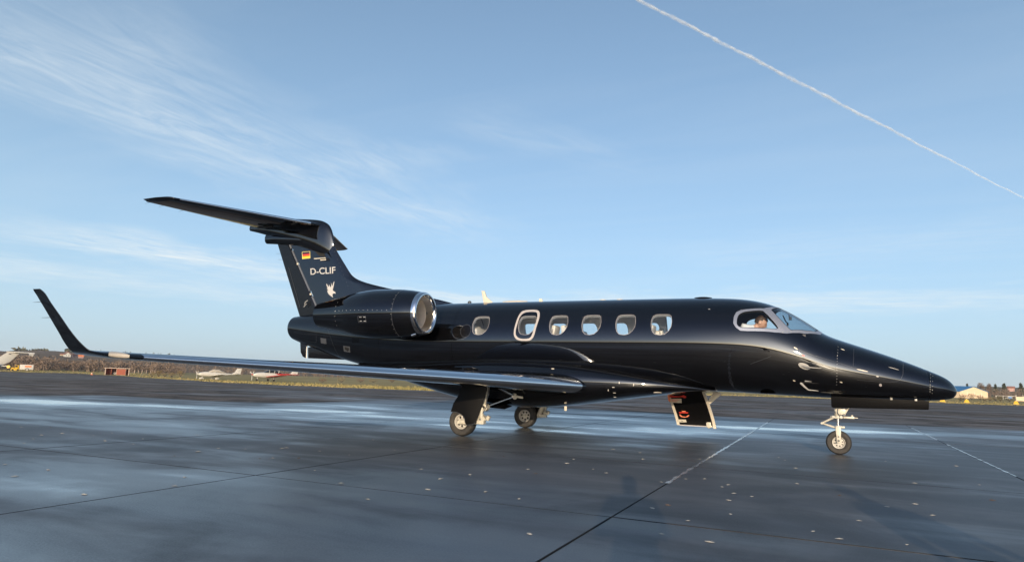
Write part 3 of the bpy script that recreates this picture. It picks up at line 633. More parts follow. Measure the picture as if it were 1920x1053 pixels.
WP = np.array([s[0] for s in W_ST]); WC = np.array([s[1] for s in W_ST]); WT = np.array([s[2] for s in W_ST])
_arc = np.concatenate([[0], np.cumsum(np.linalg.norm(np.diff(WP[:, 1:], axis=0), axis=1))])
def wing_at(a):
    p = np.array([pchip(_arc, WP[:, k], np.array([a]))[0] for k in range(3)]); c = pchip(_arc, WC, np.array([a]))[0]; t = np.interp(a, _arc, WT)
    q = np.array([pchip(_arc, WP[:, k], np.array([a+.02]))[0] for k in range(3)])-np.array([pchip(_arc, WP[:, k], np.array([a-.02]))[0] for k in range(3)]); s = np.array([0, q[1], q[2]]); s /= np.linalg.norm(s)
    return p, c, t, np.array([0, s[2], -s[1]])          # LE point, chord, thickness, surface normal
def wpoint(a, c, side_, mir=1, off=0.):
    p, ch, t, n = wing_at(a); cc, up, lo = foil(60, t); z = np.interp(c, cc, up if side_ > 0 else lo); r_ = p+np.array([-c*ch, 0, 0])+n*(z*ch+off*side_); r_[1] *= mir; return r_
SS = np.concatenate([np.linspace(0, _arc[7], 46), np.linspace(_arc[7], _arc[-1], 44)[1:]])
def wing_piece(name, m, parent, mir, a0, a1, c0, c1, off=0., sharp=50, nmax=40):
    ss = [a0]+[s for s in SS if a0+.01 < s < a1-.01]+[a1]; rings = []
    for a in ss:
        p, ch, t, n = wing_at(a); cc, up, lo = foil(nmax, t)
        cl = np.unique(np.concatenate([[c0], cc[(cc > c0) & (cc < c1)], [c1]])); u_ = np.interp(cl, cc, up)+off/ch; l_ = np.interp(cl, cc, lo)-off/ch
        loop = [(c, z) for c, z in zip(cl[::-1], u_[::-1])]+[(c, z) for c, z in zip(cl, l_)][(1 if c0 == 0 else 0):]
        if c0 == 0 and off: loop = [(c-off/ch*(1-min(c/.02, 1)), z) for c, z in loop]
        ring = [p+np.array([-c*ch, 0, 0])+n*z*ch for c, z in loop]; rings.append([np.array([q[0], q[1]*mir, q[2]]) for q in ring])
    return MB().loft(rings).done(name, m, parent, True, sharp)
def _lepx(a): p = wing_at(a)[0]-CAM; return 960+FPX*(p@_r)/(p@_f)
_aa = np.linspace(_arc[5], _arc[10], 60); _ap = np.array([_lepx(a) for a in _aa])
def arc_px(px): return float(np.interp(-px, -_ap, _aa))
AT = arc_px(270); ALE0 = float(np.interp(1.06, -WP[:, 1], _arc)); AK = float(np.interp(4.3, -WP[:, 1], _arc))
for mir in (1, -1):
    wg = wing_piece('wing', 'black_paint', jet, mir, 0., _arc[-1], 0., .74)
    wing_piece('leading_edge', 'silver', wg, mir, ALE0, AT, 0., .075, .0035)
    wing_piece('flap', 'black_paint', wg, mir, .35, AK, .752, 1.); wing_piece('aileron', 'black_paint', wg, mir, AK+.012, AT-.1, .752, 1.); wing_piece('trailing_edge', 'black_paint', wg, mir, AT-.085, _arc[-1], .741, 1.)
    mb = MB()
    for a, k in ((AT-.9, .3), (AT-.5, .3)): p = wpoint(a, 1., 1, mir); mb.tube([p, p+np.array([-.16, 0, .004])], [.004, .0015], 5)
    for z in (595, 566): p = un(92 if z == 595 else 76, z, 'y', -7.9); p[1] *= mir; mb.tube([p+np.array([.02, 0, 0]), p+np.array([-.15, 0, .0])], [.004, .002], 5)
    mb.done('static_wicks', 'panel_gap', wg)['kind'] = 'stuff'
    # tip light: clear lens let into the leading edge
    a0 = arc_px(242); a1 = arc_px(203); rings = []
    for a in np.linspace(a0, a1, 12):
        k = math.sin(math.pi*min(max((a-a0)/(a1-a0), .02), .98))**.9; p, ch, t, n = wing_at(a); cc, up, lo = foil(60, t); r_ = []
        for c in np.linspace(.16*k, 0, 10): r_.append((c, np.interp(c, cc, up)+.006/ch))
        for c in np.linspace(0, .10*k, 8)[1:]: r_.append((c, np.interp(c, cc, lo)-.006/ch))
        rings.append([np.array([(p[0]-c*ch+(.008 if c < .01 else .004)), (p+n*z*ch)[1]*mir, (p+n*z*ch)[2]]) for c, z in r_])
    n_ = len(rings[0]); V = [q for r_ in rings for q in r_]
    mk('navigation_light', V, [(i*n_+k, i*n_+k+1, (i+1)*n_+k+1, (i+1)*n_+k) for i in range(11) for k in range(n_-1)], 'lens', wg, True)

# ---- engines
EY = 1.50
ec = un(800, 587.5, 'y', -EY); er = (un(800, 546.5, 'y', -EY)[2]-un(800, 628.5, 'y', -EY)[2])/2; ez = ec[2]; exf = ec[0]
EL = exf-un(602, 592, 'y', -EY)[0]
def arch(n, f): return [f(i/n) for i in range(n+1)]
for mir in (1, -1):
    org = (exf, -EY*mir, ez); ax = (-1, 0, 0)
    pc = np.array([(0.10, er*.985), (.35, er*1.08), (.75, er*1.15), (1.15, er*1.16), (1.6, er*1.08), (2.1, er*.85), (EL-.15, er*.66), (EL, er*.60)])
    xq = np.linspace(.10, EL, 44); prof = list(zip(xq, pchip(pc[:, 0], pc[:, 1], xq)))
    prof += [(EL-.005, er*.585), (EL-.25, er*.58)]
    en = MB().lathe(prof, org, ax, 72).done('engine', 'black_paint', jet, True, 50)
    lip = [(.102, er*.986)]+[(.06+.06*-math.cos(t)*-1-.06, 0) for t in ()]
    a = np.linspace(0, math.pi, 20); lipp = [(.105-.105*math.sin(t)**.8, er*(.875+.111*math.cos(t))) for t in a]
    lipp += [(.16, er*.75), (.22, er*.735)]
    MB().lathe(lipp, org, ax, 72).done('inlet_lip', 'chrome', en, True, 60)
    MB().lathe([(.215, er*.737), (.32, er*.73), (.46, er*.75), (.6, er*.79)], org, ax, 60).done('inlet_duct', 'duct', en, True)
    mb = MB(); o_ = np.array(org)
    for k in range(22):
        t0 = 2*math.pi*k/22
        V = []
        for rr, tw, ch in ((.25, .5, .10), (.5, .75, .13), (.78, 1.0, .15)):
            r0 = er*rr
            for s_ in (-.5, .5):
                tt = t0+s_*ch*math.sin(tw)/max(r0, .05)*1.3; V.append(o_+np.array([-.52-s_*ch*math.cos(tw)*-1, r0*math.sin(tt), r0*math.cos(tt)]))
        mb.add(V, [(0, 1, 3, 2), (2, 3, 5, 4)])
    mb.done('fan_blades', 'fan', en, True)
    MB().lathe([(.30, .002), (.33, er*.09), (.42, er*.2), (.52, er*.27), (.6, er*.28)], org, ax, 32).done('spinner', 'spinner', en, True)
    MB().lathe([(.62, .001), (.62, er*.8)], org, ax, 40).done('engine_core_face', 'dark_void', en)
    MB().lathe([(EL-.2, er*.578), (EL-.22, .3*er), (EL-.05, .28*er), (EL+.12, .02)], org, ax, 40).done('exhaust_cone', 'fan', en, True, 50)
    # seams and fasteners
    def eprof(x): return pchip(pc[:, 0], pc[:, 1], np.array([x]))[0]
    def epos(x, t): r_ = eprof(x); return np.array([exf-x, -mir*(EY+r_*math.cos(t)), ez+r_*math.sin(t)]), np.array([0, -mir*math.cos(t), math.sin(t)])
    xs_ = [(.52+.01*0, t) for t in np.radians(np.linspace(-80, 80, 14))]+[(2.0, t) for t in np.radians(np.linspace(-40, 35, 6))]
    xs_ += [(x, R(2)+.03*x) for x in np.linspace(.62, 1.98, 13)]
    q = [epos(*e) for e in xs_]; dots('fasteners', 'rivet', en, [a_ for a_, _ in q], [b_ for _, b_ in q], .006, .001)
    MB().lathe([(.50, eprof(.50)+.0012), (.506, eprof(.506)+.0012)], org, ax, 72).done('cowl_seam', 'panel_gap', en, True)
    V = [];
    for (x, t) in ((1.12, R(-10)), (1.12, R(-24)), (1.32, R(-24)), (1.32, R(-10))): V.append(epos(x, t)[0])
    mb = MB()
    for i in range(4):
        n_ = epos(1.2, R(-17))[1]; a_, b_ = V[i], V[(i+1) % 4]; mb.tube([a_+n_*.002, (a_+b_)/2+n_*.006, b_+n_*.002], .004, 5)
    mb.done('cowl_hatch', 'panel_gap', en)
    mb = MB()
    for k in (0, 1):
        for j in (0, 1):
            p, n_ = epos(1.15+.1*j, R(-12-9*k)); mb.box(p+n_*.003, (.05, .012, .012))
    mb.done('cowl_latches', 'rivet', en)
    p, n_ = epos(.18, R(-72)); MB().tube([p+np.array([.05, 0, .01]), p+np.array([-.05, 0, -.02])], [.028, .034], 12).done('drain_mast', 'chrome', en, True)
    # pylon
    rings = []
    for y, xl, ch, th in ((.45, 9.45, 2.5, .085), (.9, 9.55, 2.2, .08), (1.3, 9.65, 1.9, .075)):
        cc, up, lo = foil(16, th, 0.); zc = ez-.02
        rings.append([(-(xl+c*ch), -mir*y, zc+z*ch) for c, z in zip(cc[::-1], up[::-1])]+[(-(xl+c*ch), -mir*y, zc+z*ch) for c, z in list(zip(cc, lo))[1:]])
    MB().loft(rings).done('engine_pylon', 'black_paint', en, True, 50)

# ---- fin, rudder, tailplane
fin_z = np.array([2.45, 2.70, 2.90, 3.06, 3.18, 3.28, 3.36, 3.46, 3.70, 4.18, 4.62]); fin_x = np.array([-8.9, -9.30, -10.15, -10.90, -11.45, -11.88, -12.13, -12.29, -12.50, -12.88, -13.22])
def xLE(z): return np.interp(z, _fz, _fxs)
_fz = np.linspace(2.45, 4.62, 300); _fxs = pchip(fin_z, fin_x, _fz); _k = np.exp(-.5*(np.arange(-24, 25)/9.)**2); _k /= _k.sum()
_fxs = np.convolve(np.concatenate([2*_fxs[0]-_fxs[24:0:-1], _fxs, 2*_fxs[-1]-_fxs[-2:-26:-1]]), _k, 'valid')
def xH(z): return -13.253-(z-2.67)*(14.374-13.253)/(4.42-2.67)
def xTE(z): return -13.887-(z-2.519)*(14.765-13.887)/(4.344-2.519)
def fin_half(x, z):
    """half thickness of the fin: full behind the straight leading edge, a thin blade along the dorsal fillet"""
    s = -12.29+(3.46-z)*.79; T_ = .13-.022*(z-2.6); le = xLE(z); c = np.clip((s-x)/(s-xTE(z)), 0, 1)
    main = T_*(1.4845*np.sqrt(np.maximum(c, 0))-.63*c-1.758*c**2+1.4215*c**3-.5075*c**4)*1.0
    d = np.clip((le-x)/np.maximum(le-s, .25), 0, 1); blade = .05*np.sqrt(d)*np.clip((xTE(z)-x)/(xTE(z)-s), 0, 1)
    return np.maximum((main**4+blade**4)**.25, .0)
rings = []
for z in np.linspace(2.45, 4.60, 60):
    xx = xLE(z)+(xH(z)+.03-xLE(z))*(.5*(1-np.cos(np.linspace(0, math.pi*.98, 40)))/(.5*(1-math.cos(math.pi*.98)))); h = fin_half(xx, z); h[0] = 0
    rings.append([(a, -b_, z) for a, b_ in zip(xx[::-1], h[::-1])]+[(a, b_, z) for a, b_ in list(zip(xx, h))[1:]])
fin = MB().loft(rings).done('fin', 'black_paint', jet, True, 60)
rings = []
for z in np.linspace(2.40, 4.40, 30):
    zz = z; x0 = xH(z)-.035; xx = np.linspace(x0, xTE(z), 16); h = fin_half(xx, z)*.9+.004; h[0] *= .5
    if z < 2.6: pass
    rings.append([(a, -b_, z+.05*(x0-a)/.6) for a, b_ in zip(xx[::-1], h[::-1])]+[(a, b_, z+.05*(x0-a)/.6) for a, b_ in zip(xx, h)])
rud = MB().loft(rings).done('rudder', 'black_satin', jet, True, 40)
mb = MB(); za = 3.05; p0 = np.array([xH(za)-.33-.02, -.05, 2.62]);
mb.tube([(xTE(2.72)+.14, -fin_half(np.array([xTE(2.72)+.14]), 2.72)[0]-.012, 2.72), (xTE(3.75)+.16, -fin_half(np.array([xTE(3.75)+.16]), 3.75)[0]-.006, 3.75)], .004, 5); mb.done('trim_tab_seam', 'panel_gap', rud)
mb = MB(); p = np.array([-13.66, -.07, 2.78]); mb.tube([p, p+np.array([.05, -.03, .06]), p+np.array([.12, -.03, .10])], .012, 6); mb.tube([p+np.array([0, -.02, -.06]), p+np.array([.09, -.03, .02])], .01, 6); mb.done('tab_link', 'rivet', rud)
mat('hinge_grey', (.10, .11, .13), .25)
for z0, z1 in ((4.38, 4.24), (4.18, 3.86), (3.80, 3.12), (2.98, 2.70)):
    MB().tube([(xH(z0)-.01, -fin_half(np.array([xH(z0)]), z0)[0]*.9, z0), (xH(z1)-.01, -fin_half(np.array([xH(z1)]), z1)[0]*.9, z1)], .026, 12).done('hinge_cover', 'hinge_grey', fin, True)
for z0 in (3.83, 3.04, 4.21): MB().box((xH(z0)-.012, -fin_half(np.array([xH(z0)]), z0)[0]-.012, z0), (.05, .03, .05)).done('hinge_bracket', 'cream' if z0 < 4.2 else 'black_satin', fin, bevel=.008)
for z in (4.10, 3.94): MB().tube([(xTE(z)+.01, 0, z+.04), (xTE(z)-.16, 0, z+.04)], [.004, .002], 5).done('static_wick', 'panel_gap', rud)
def finpatch(name, poly, m, off, step=.05):
    """flat print laid on the starboard face of the fin: poly of (x, z)"""
    P = np.asarray(poly); V, T = cdt(np.zeros((0, 2)), [P]); c = np.array([V[list(t)].mean(0) for t in T]); k = inpoly(P, c)
    mk(name, [(a, -fin_half(np.array([a]), b_)[0]-off, b_) for a, b_ in V], [t for t, q in zip(T, k) if q], m, fin)
def fpx(a, b_, y=-.1): p = un(a, b_, 'y', y); return p[0], p[2]
z1 = lambda P: [fpx(250+a/3.76, 340+b_/3.76) for a, b_ in P]; zE = lambda P: [fpx(560+a/8.1, 440+b_/8.1) for a, b_ in P]
fl = zE([(26, 254), (152, 244), (156, 350), (28, 362)])
lerp = lambda a, b_, t: (a[0]+(b_[0]-a[0])*t, a[1]+(b_[1]-a[1])*t)
finpatch('flag_border', [lerp(fl[0], fl[2], .0), lerp(fl[1], fl[3], .0), lerp(fl[2], fl[0], .0), lerp(fl[3], fl[1], .0)], 'flag_edge', .003)
i0, i1, i2, i3 = (lerp(fl[0], fl[2], .05), lerp(fl[1], fl[3], .05), lerp(fl[2], fl[0], .05), lerp(fl[3], fl[1], .05))
for k, m in enumerate(('flag_black', 'flag_red', 'flag_gold')):
    finpatch('flag_stripe', [lerp(i0, i3, k/3), lerp(i1, i2, k/3), lerp(i1, i2, (k+1)/3), lerp(i0, i3, (k+1)/3)], m, .005)
# registration: strokes of the letters D-CLIF between two slanting guide lines
ta, tb = zE([(155, 505), (160, 603)]); tcx, td = zE([(540, 480), (543, 582)])
cu = bpy.data.curves.new('reg', 'FONT'); cu.body = 'D-CLIF'; cu.size = 1; cu.resolution_u = 6; cu.offset = .012; to = bpy.data.objects.new('reg', cu); COL.objects.link(to)
bpy.context.view_layer.update(); dg = bpy.context.evaluated_depsgraph_get(); tm = bpy.data.meshes.new_from_object(to.evaluated_get(dg)); bpy.data.objects.remove(to)
tv = np.array([v.co[:] for v in tm.vertices]); lo, hi = tv.min(0), tv.max(0); tf = [tuple(p.vertices) for p in tm.polygons]; V = []
for p in tv:
    s = (p[0]-lo[0])/(hi[0]-lo[0]); t = (p[1]-lo[1])/(hi[1]-lo[1]); bot = lerp(tb, td, s); top = lerp(ta, tcx, s); q = lerp(bot, top, t); V.append((q[0], -fin_half(np.array([q[0]]), q[1])[0]-.004, q[1]))
mk('registration_lettering', V, tf, 'white_mark', fin)
bird = [(407, 733), (421, 760), (443, 788), (447, 770), (443, 744), (458, 772), (476, 800), (480, 765), (475, 718), (489, 757), (498, 775), (507, 735), (523, 703), (527, 707), (521, 748), (512, 790), (503, 835), (516, 852), (534, 860), (547, 880), (543, 893), (532, 886), (516, 885), (502, 897), (497, 914), (506, 949), (484, 934), (455, 913), (432, 888), (421, 861), (419, 838), (438, 846), (418, 818), (411, 797), (430, 806), (412, 780), (404, 755)]
finpatch('bird_emblem', zE(bird), 'white_mark', .004)
q = [fpx(250+a/3.76, 340+b_/3.76) for a, b_ in [(1395+11*k, 465+27*k) for k in range(11)]]
dots('fin_rivets', 'panel_gap', fin, [(a, -fin_half(np.array([a]), b_)[0], b_) for a, b_ in q], [(0, -1, 0)]*len(q), .008)
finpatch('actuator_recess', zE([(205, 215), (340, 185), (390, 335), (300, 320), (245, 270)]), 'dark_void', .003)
finpatch('actuator_step', zE([(300, 380), (345, 342), (440, 350), (455, 395), (330, 396)]), 'black_satin', .006)
finpatch('recess_marking', zE([(215, 352), (395, 340), (398, 350), (216, 365)]), 'cream', .009); finpatch('recess_marking', zE([(310, 374), (400, 366), (402, 380), (315, 388)]), 'cream', .009)
# top fairing (bullet), in two bodies
def body(name, st, m, parent, n=40, e=2.3):
    st = np.array(st); xq = np.linspace(st[0, 0], st[-1, 0], 60); rr = [pchip(st[::-1, 0] if st[0, 0] > st[-1, 0] else st[:, 0], (st[::-1] if st[0, 0] > st[-1, 0] else st)[:, k], xq) for k in (1, 2, 3)]
    rings = []
    for x, zt, zb, hw in zip(xq, *rr):
        r_ = []
        for t in np.linspace(0, 2*math.pi, n, endpoint=False):
            c, s = math.cos(t), math.sin(t); r_.append((x, hw*math.copysign(abs(c)**(2/e), c), (zt+zb)/2+(zt-zb)/2*math.copysign(abs(s)**(2/e), s)))
        rings.append(r_)
    return MB().loft(rings).done(name, m, parent, True, 50)
tail = body('tail_fairing', [(-12.93, 4.36, 4.14, .012), (-12.97, 4.52, 4.02, .035), (-13.04, 4.68, 3.98, .06), (-13.16, 4.82, 4.0, .092), (-13.45, 4.935, 4.10, .132), (-13.9, 4.99, 4.25, .16), (-14.4, 5.03, 4.40, .165), (-15.0, 5.015, 4.60, .14), (-15.5, 4.97, 4.74, .09), (-15.77, 4.94, 4.805, .05)], 'black_paint', jet)
body('lower_tail_fairing', [(-13.30, 4.50, 4.30, .08), (-13.6, 4.58, 4.27, .135), (-14.2, 4.66, 4.32, .15), (-14.8, 4.68, 4.39, .13), (-15.14, 4.67, 4.42, .10)], 'black_paint', tail)
def stab_at(y):
    k = (abs(y)-.12)/(3.1-.12); xl = -13.34-(14.98-13.34)*k; ch = 1.82-.92*k; z = 4.785+.07*k; return xl, ch, z, .105-.01*k
def stab_piece(name, m, parent, mir, y0, y1, c0, c1, off=0., tipk=True):
    rings = []
    for y in np.linspace(y0, y1, 24):
        xl, ch, z, t = stab_at(y); cc, up, lo = foil(36, t, 0.)
        cl = np.unique(np.concatenate([[c0], cc[(cc > c0) & (cc < c1)], [c1]])); U = np.interp(cl, cc, up)+off/ch; Lw = np.interp(cl, cc, lo)-off/ch
        loop = list(zip(cl[::-1], U[::-1]))+list(zip(cl, Lw))[(1 if c0 == 0 else 0):]
        rings.append([(xl-c*ch+(off if c < .01 else 0), -y*mir, z+q*ch) for c, q in loop])
    return MB().loft(rings).done(name, m, parent, True, 50)
for mir in (1, -1):
    tp = stab_piece('tailplane', 'black_paint', jet, mir, .10, 3.02, 0., .70)
    stab_piece('leading_edge', 'silver', tp, mir, .30, 2.92, 0., .018, .002); stab_piece('elevator', 'black_paint', tp, mir, .20, 2.86, .712, 1.)
    # upswept tip with its balance horn
    rings = []
    for k in np.linspace(0, 1, 10):
        y = 3.02+.10*k; xl, ch, z, t = stab_at(y); xl2 = xl-.35*k**2.2; c2 = (xl2-(-15.84)); cc, up, lo = foil(26, t*(1-.75*k**2), 0.)
        rings.append([(xl2-c*c2, -y*mir, z+.03*k+q*c2) for c, q in zip(cc[::-1], up[::-1])]+[(xl2-c*c2, -y*mir, z+.03*k+q*c2) for c, q in list(zip(cc, lo))[1:]])
    MB().loft(rings).done('tailplane_tip', 'black_paint', tp, True, 50)
    rings = []
    for y in (2.875, 3.02):
        xl, ch, z, t = stab_at(y); cc, up, lo = foil(26, t, 0.); cl = np.linspace(.706, 1, 8)
        rings.append([(xl-c*ch, -y*mir, z+q*ch) for c, q in zip(cl[::-1], np.interp(cl[::-1], cc, up))]+[(xl-c*ch, -y*mir, z+q*ch) for c, q in zip(cl, np.interp(cl, cc, lo))])
    MB().loft(rings).done('elevator_horn', 'black_paint', tp, True, 50)
    mb = MB()
    for y in (2.2, 2.65, 2.95): xl, ch, z, t = stab_at(y); mb.tube([(xl-ch+.01, -y*mir, z), (xl-ch-.15, -y*mir, z-.02)], [.004, .002], 5)
    mb.done('static_wicks', 'panel_gap', tp)['kind'] = 'stuff'
    MB().box((-14.62, -.62*mir, 4.70), (.5, .07, .06)).done('elevator_hinge_fairing', 'black_satin', tp, bevel=.02)
# ventral fin with its small rudder
def plate(name, poly, th, m, parent, y=0., bevel=.008): return MB().prism([(a, y-th/2, b_) for a, b_ in poly], (0, th, 0)).done(name, m, parent, bevel=bevel)
plate('ventral_fin', [(-13.50, 1.72), (-13.47, 1.455), (-12.25, 1.435), (-11.9, 1.38), (-11.7, 1.44), (-12.4, 1.62), (-13.1, 1.80)], .05, 'black_satin', jet, bevel=.015)
plate('ventral_rudder', [(-13.76, 1.86), (-13.72, 1.60), (-13.64, 1.49), (-13.545, 1.455), (-13.545, 1.80)], .045, 'black_satin', jet, bevel=.012)
MB().tube([(-13.52, -.03, 1.74), (-13.51, -.03, 1.455)], .011, 8).done('ventral_hinge', 'rivet', jet, True)
# ---- aerials on the roof
def blade(name, poly, th, m, parent=fus): plate(name, poly, th, m, parent, 0., .006)
blade('blade_antenna', [(-8.66, 2.72), (-8.42, 2.72), (-8.60, 2.86), (-8.655, 2.995), (-8.73, 2.998)], .03, 'cream')
MB().loft([[(-7.90-.33*a, .09*b_*math.cos(t), 2.722+.045*b_*math.sin(t)) for t in np.linspace(0, 2*math.pi, 16, endpoint=False)] for a, b_ in ((-1, .1), (-.8, .7), (-.3, 1), (.4, 1), (.85, .7), (1, .1))]).done('satcom_blister', 'cream', fus, True)
blade('small_antenna', [(-7.36, 2.72), (-7.26, 2.72), (-7.29, 2.79), (-7.345, 2.80)], .02, 'cream')
for x in (-5.95, -5.6): MB().lathe([(0, .07), (.012, .068), (.018, .03), (.018, .001)], (x, 0, 2.728), (0, 0, 1), 18).done('gps_antenna', 'cream', fus, True)
MB().lathe([(0, .17), (.02, .165), (.032, .10), (.033, .001)], (-3.98, 0, 2.712), (0, 0, 1), 24).done('roof_beacon', 'black_satin', fus, True)
MB().lathe([(0, .045), (.035, .04), (.055, .02), (.058, .001)], (-9.02, 0, 2.727), (0, 0, 1), 18).done('roof_vent', 'panel_gap', fus, True)
MB().lathe([(0, .13), (.012, .125), (.016, .001)], (-2.85, -.2, .995), (0, 0, -1), 24).done('belly_antenna', 'black_satin', fus, True)
MB().box((-6.55, -.45, .565), (.05, .03, .09)).done('drain_mast', 'cream', fairing, bevel=.008)
MB().lathe([(0, .06), (.05, .05), (.07, .001)], (-11.72, -.05, 1.30), (0, 0, -1), 16).done('belly_beacon', 'cream', fus, True)

# ---- landing gear
def wheel(parent, c, rad, width, rimr, nholes, hole_r):
    c = np.array(c, float); w = width/2; r_ = rad
    t = [(-w*.62, rimr), (-w*.86, rimr+.02), (-w, r_*.74), (-w*.93, r_*.89), (-w*.66, r_*.97), (-w*.3, r_*.995), (0, r_), (w*.3, r_*.995), (w*.66, r_*.97), (w*.93, r_*.89), (w, r_*.74), (w*.86, rimr+.02), (w*.62, rimr)]
    MB().lathe(t, c, (0, 1, 0), 64, closed=True).done('tyre', 'rubber', parent, True, 40)
    mb = MB()
    for s_ in (-1, 1): mb.lathe([(s_*w*.30, .001), (s_*w*.34, rimr*.25), (s_*w*.34, rimr*.5), (s_*w*.30, rimr*.78), (s_*w*.55, rimr*.86), (s_*w*.78, rimr*.95), (s_*w*.80, rimr*1.03), (s_*w*.6, rimr*1.03)], c, (0, 1, 0), 48)
    rim = mb.done('rim', 'rim_silver', parent, True, 40)
    mb = MB()
    for s_ in (-1, 1):
        for k in range(nholes):
            a = 2*math.pi*(k+.3)/nholes; q = c+np.array([rimr*.62*math.cos(a), s_*w*.345, rimr*.62*math.sin(a)]); mb.lathe([(0, .001), (0, hole_r)], q, (0, s_, 0), 12)
    mb.done('rim_hole', 'dark_void', parent)
    MB().lathe([(-w*.5, .001), (-w*.5, rimr*.22), (w*.5, rimr*.22), (w*.5, .001)], c, (0, 1, 0), 20).done('hub', 'steel', parent, True)
ng = empty('nose_gear', (0, 0, 0), jet)
NX = -1.752
wheel(ng, (NX, 0, .201), .201, .14, .098, 8, .012)
mb = MB(); mb.tube([(NX+.005, 0, .78), (NX+.005, 0, 1.02)], .075, 18); mb.tube([(NX+.005, 0, .60), (NX+.005, 0, .80)], .055, 18); mb.box((NX+.045, 0, .72), (.16, .11, .10)); mb.box((NX-.01, 0, .625), (.17, .15, .045)); mb.box((NX-.09, 0, .62), (.05, .06, .04)); mb.done('shock_strut', 'gear_white', ng, bevel=.012)
MB().tube([(NX, 0, .44), (NX+.003, 0, .62)], .028, 16).done('piston', 'chrome', ng, True)
mb = MB(); mb.box((NX, 0, .445), (.085, .17, .07))
for s_ in (-1, 1):
    P = [(NX-.045, s_*.085, .47), (NX+.045, s_*.085, .47), (NX+.04, s_*.085, .36), (NX+.028, s_*.085, .19), (NX-.028, s_*.085, .19), (NX-.04, s_*.085, .36)]; mb.prism([(a, b_-.012, c_) for a, b_, c_ in P], (0, .024, 0))
mb.box((NX+.07, 0, .458), (.07, .05, .035)); mb.done('fork', 'gear_white', ng, bevel=.01)
for y in (-.03, .03): MB().tube([(NX-.07, y, .61), (NX-.255, y*.6, .51)], [.018, .014], 10).done('torque_link', 'gear_white', ng, True); MB().tube([(NX-.255, y*.6, .51), (NX-.04, y, .445)], [.014, .018], 10).done('torque_link', 'gear_white', ng, True)
MB().tube([(NX-.255, -.04, .51), (NX-.255, .04, .51)], .018, 10).done('torque_link_pin', 'gear_white', ng, True)
mb = MB(); mb.tube([(NX+.09, -.02, .66), (NX+.17, -.02, .79)], .018, 10); mb.tube([(NX+.09, .03, .66), (NX+.19, .03, .80)], .012, 10); mb.done('drag_strut', 'gear_white', ng, True)
mb = MB(); mb.box((NX+.17, -.01, .625), (.17, .05, .035)); mb.tube([(NX+.22, -.01, .64), (NX+.22, -.01, .67)], .018, 10); mb.tube([(NX+.25, -.01, .625), (NX+.31, -.01, .623)], .006, 6); mb.done('steering_lever', 'gear_white', ng, bevel=.008)
for (x, y, z), r_ in (((NX+.10, -.06, .665), .02), ((NX+.04, -.058, .66), .013), ((NX, -.10, .235), .017), ((NX, -.10, .30), .012)): MB().tube([(x, y, z), (x, y-.012, z)], r_, 10).done('bolt', 'panel_gap', ng, True)
mb = MB(); mb.tube([(NX-.05, -.07, .76), (NX-.03, -.08, .70), (NX-.06, -.07, .66), (NX-.02, -.075, .63)], .008, 6); mb.tube([(NX+.01, -.075, .78), (NX+.0, -.085, .70), (NX+.03, -.075, .64), (NX+.02, -.05, .50)], .006, 6); mb.done('brake_hose', 'panel_gap', ng, True)
for s_ in (-1, 1):
    P = [(-1.845, s_*.23, .975), (-1.845, s_*.17, .80), (-1.825, s_*.165, .785), (-.425, s_*.165, .812), (-.412, s_*.20, .955)]
    MB().prism([(a, b_-.012, c_) for a, b_, c_ in P], (0, .024, 0)).done('gear_door', 'door_black', ng, bevel=.006)
for x in (-1.72, -1.66, -.95, -.6): MB().box((x, -.21, .962), (.035, .02, .03)).done('door_hinge', 'rim_silver', ng, bevel=.004)
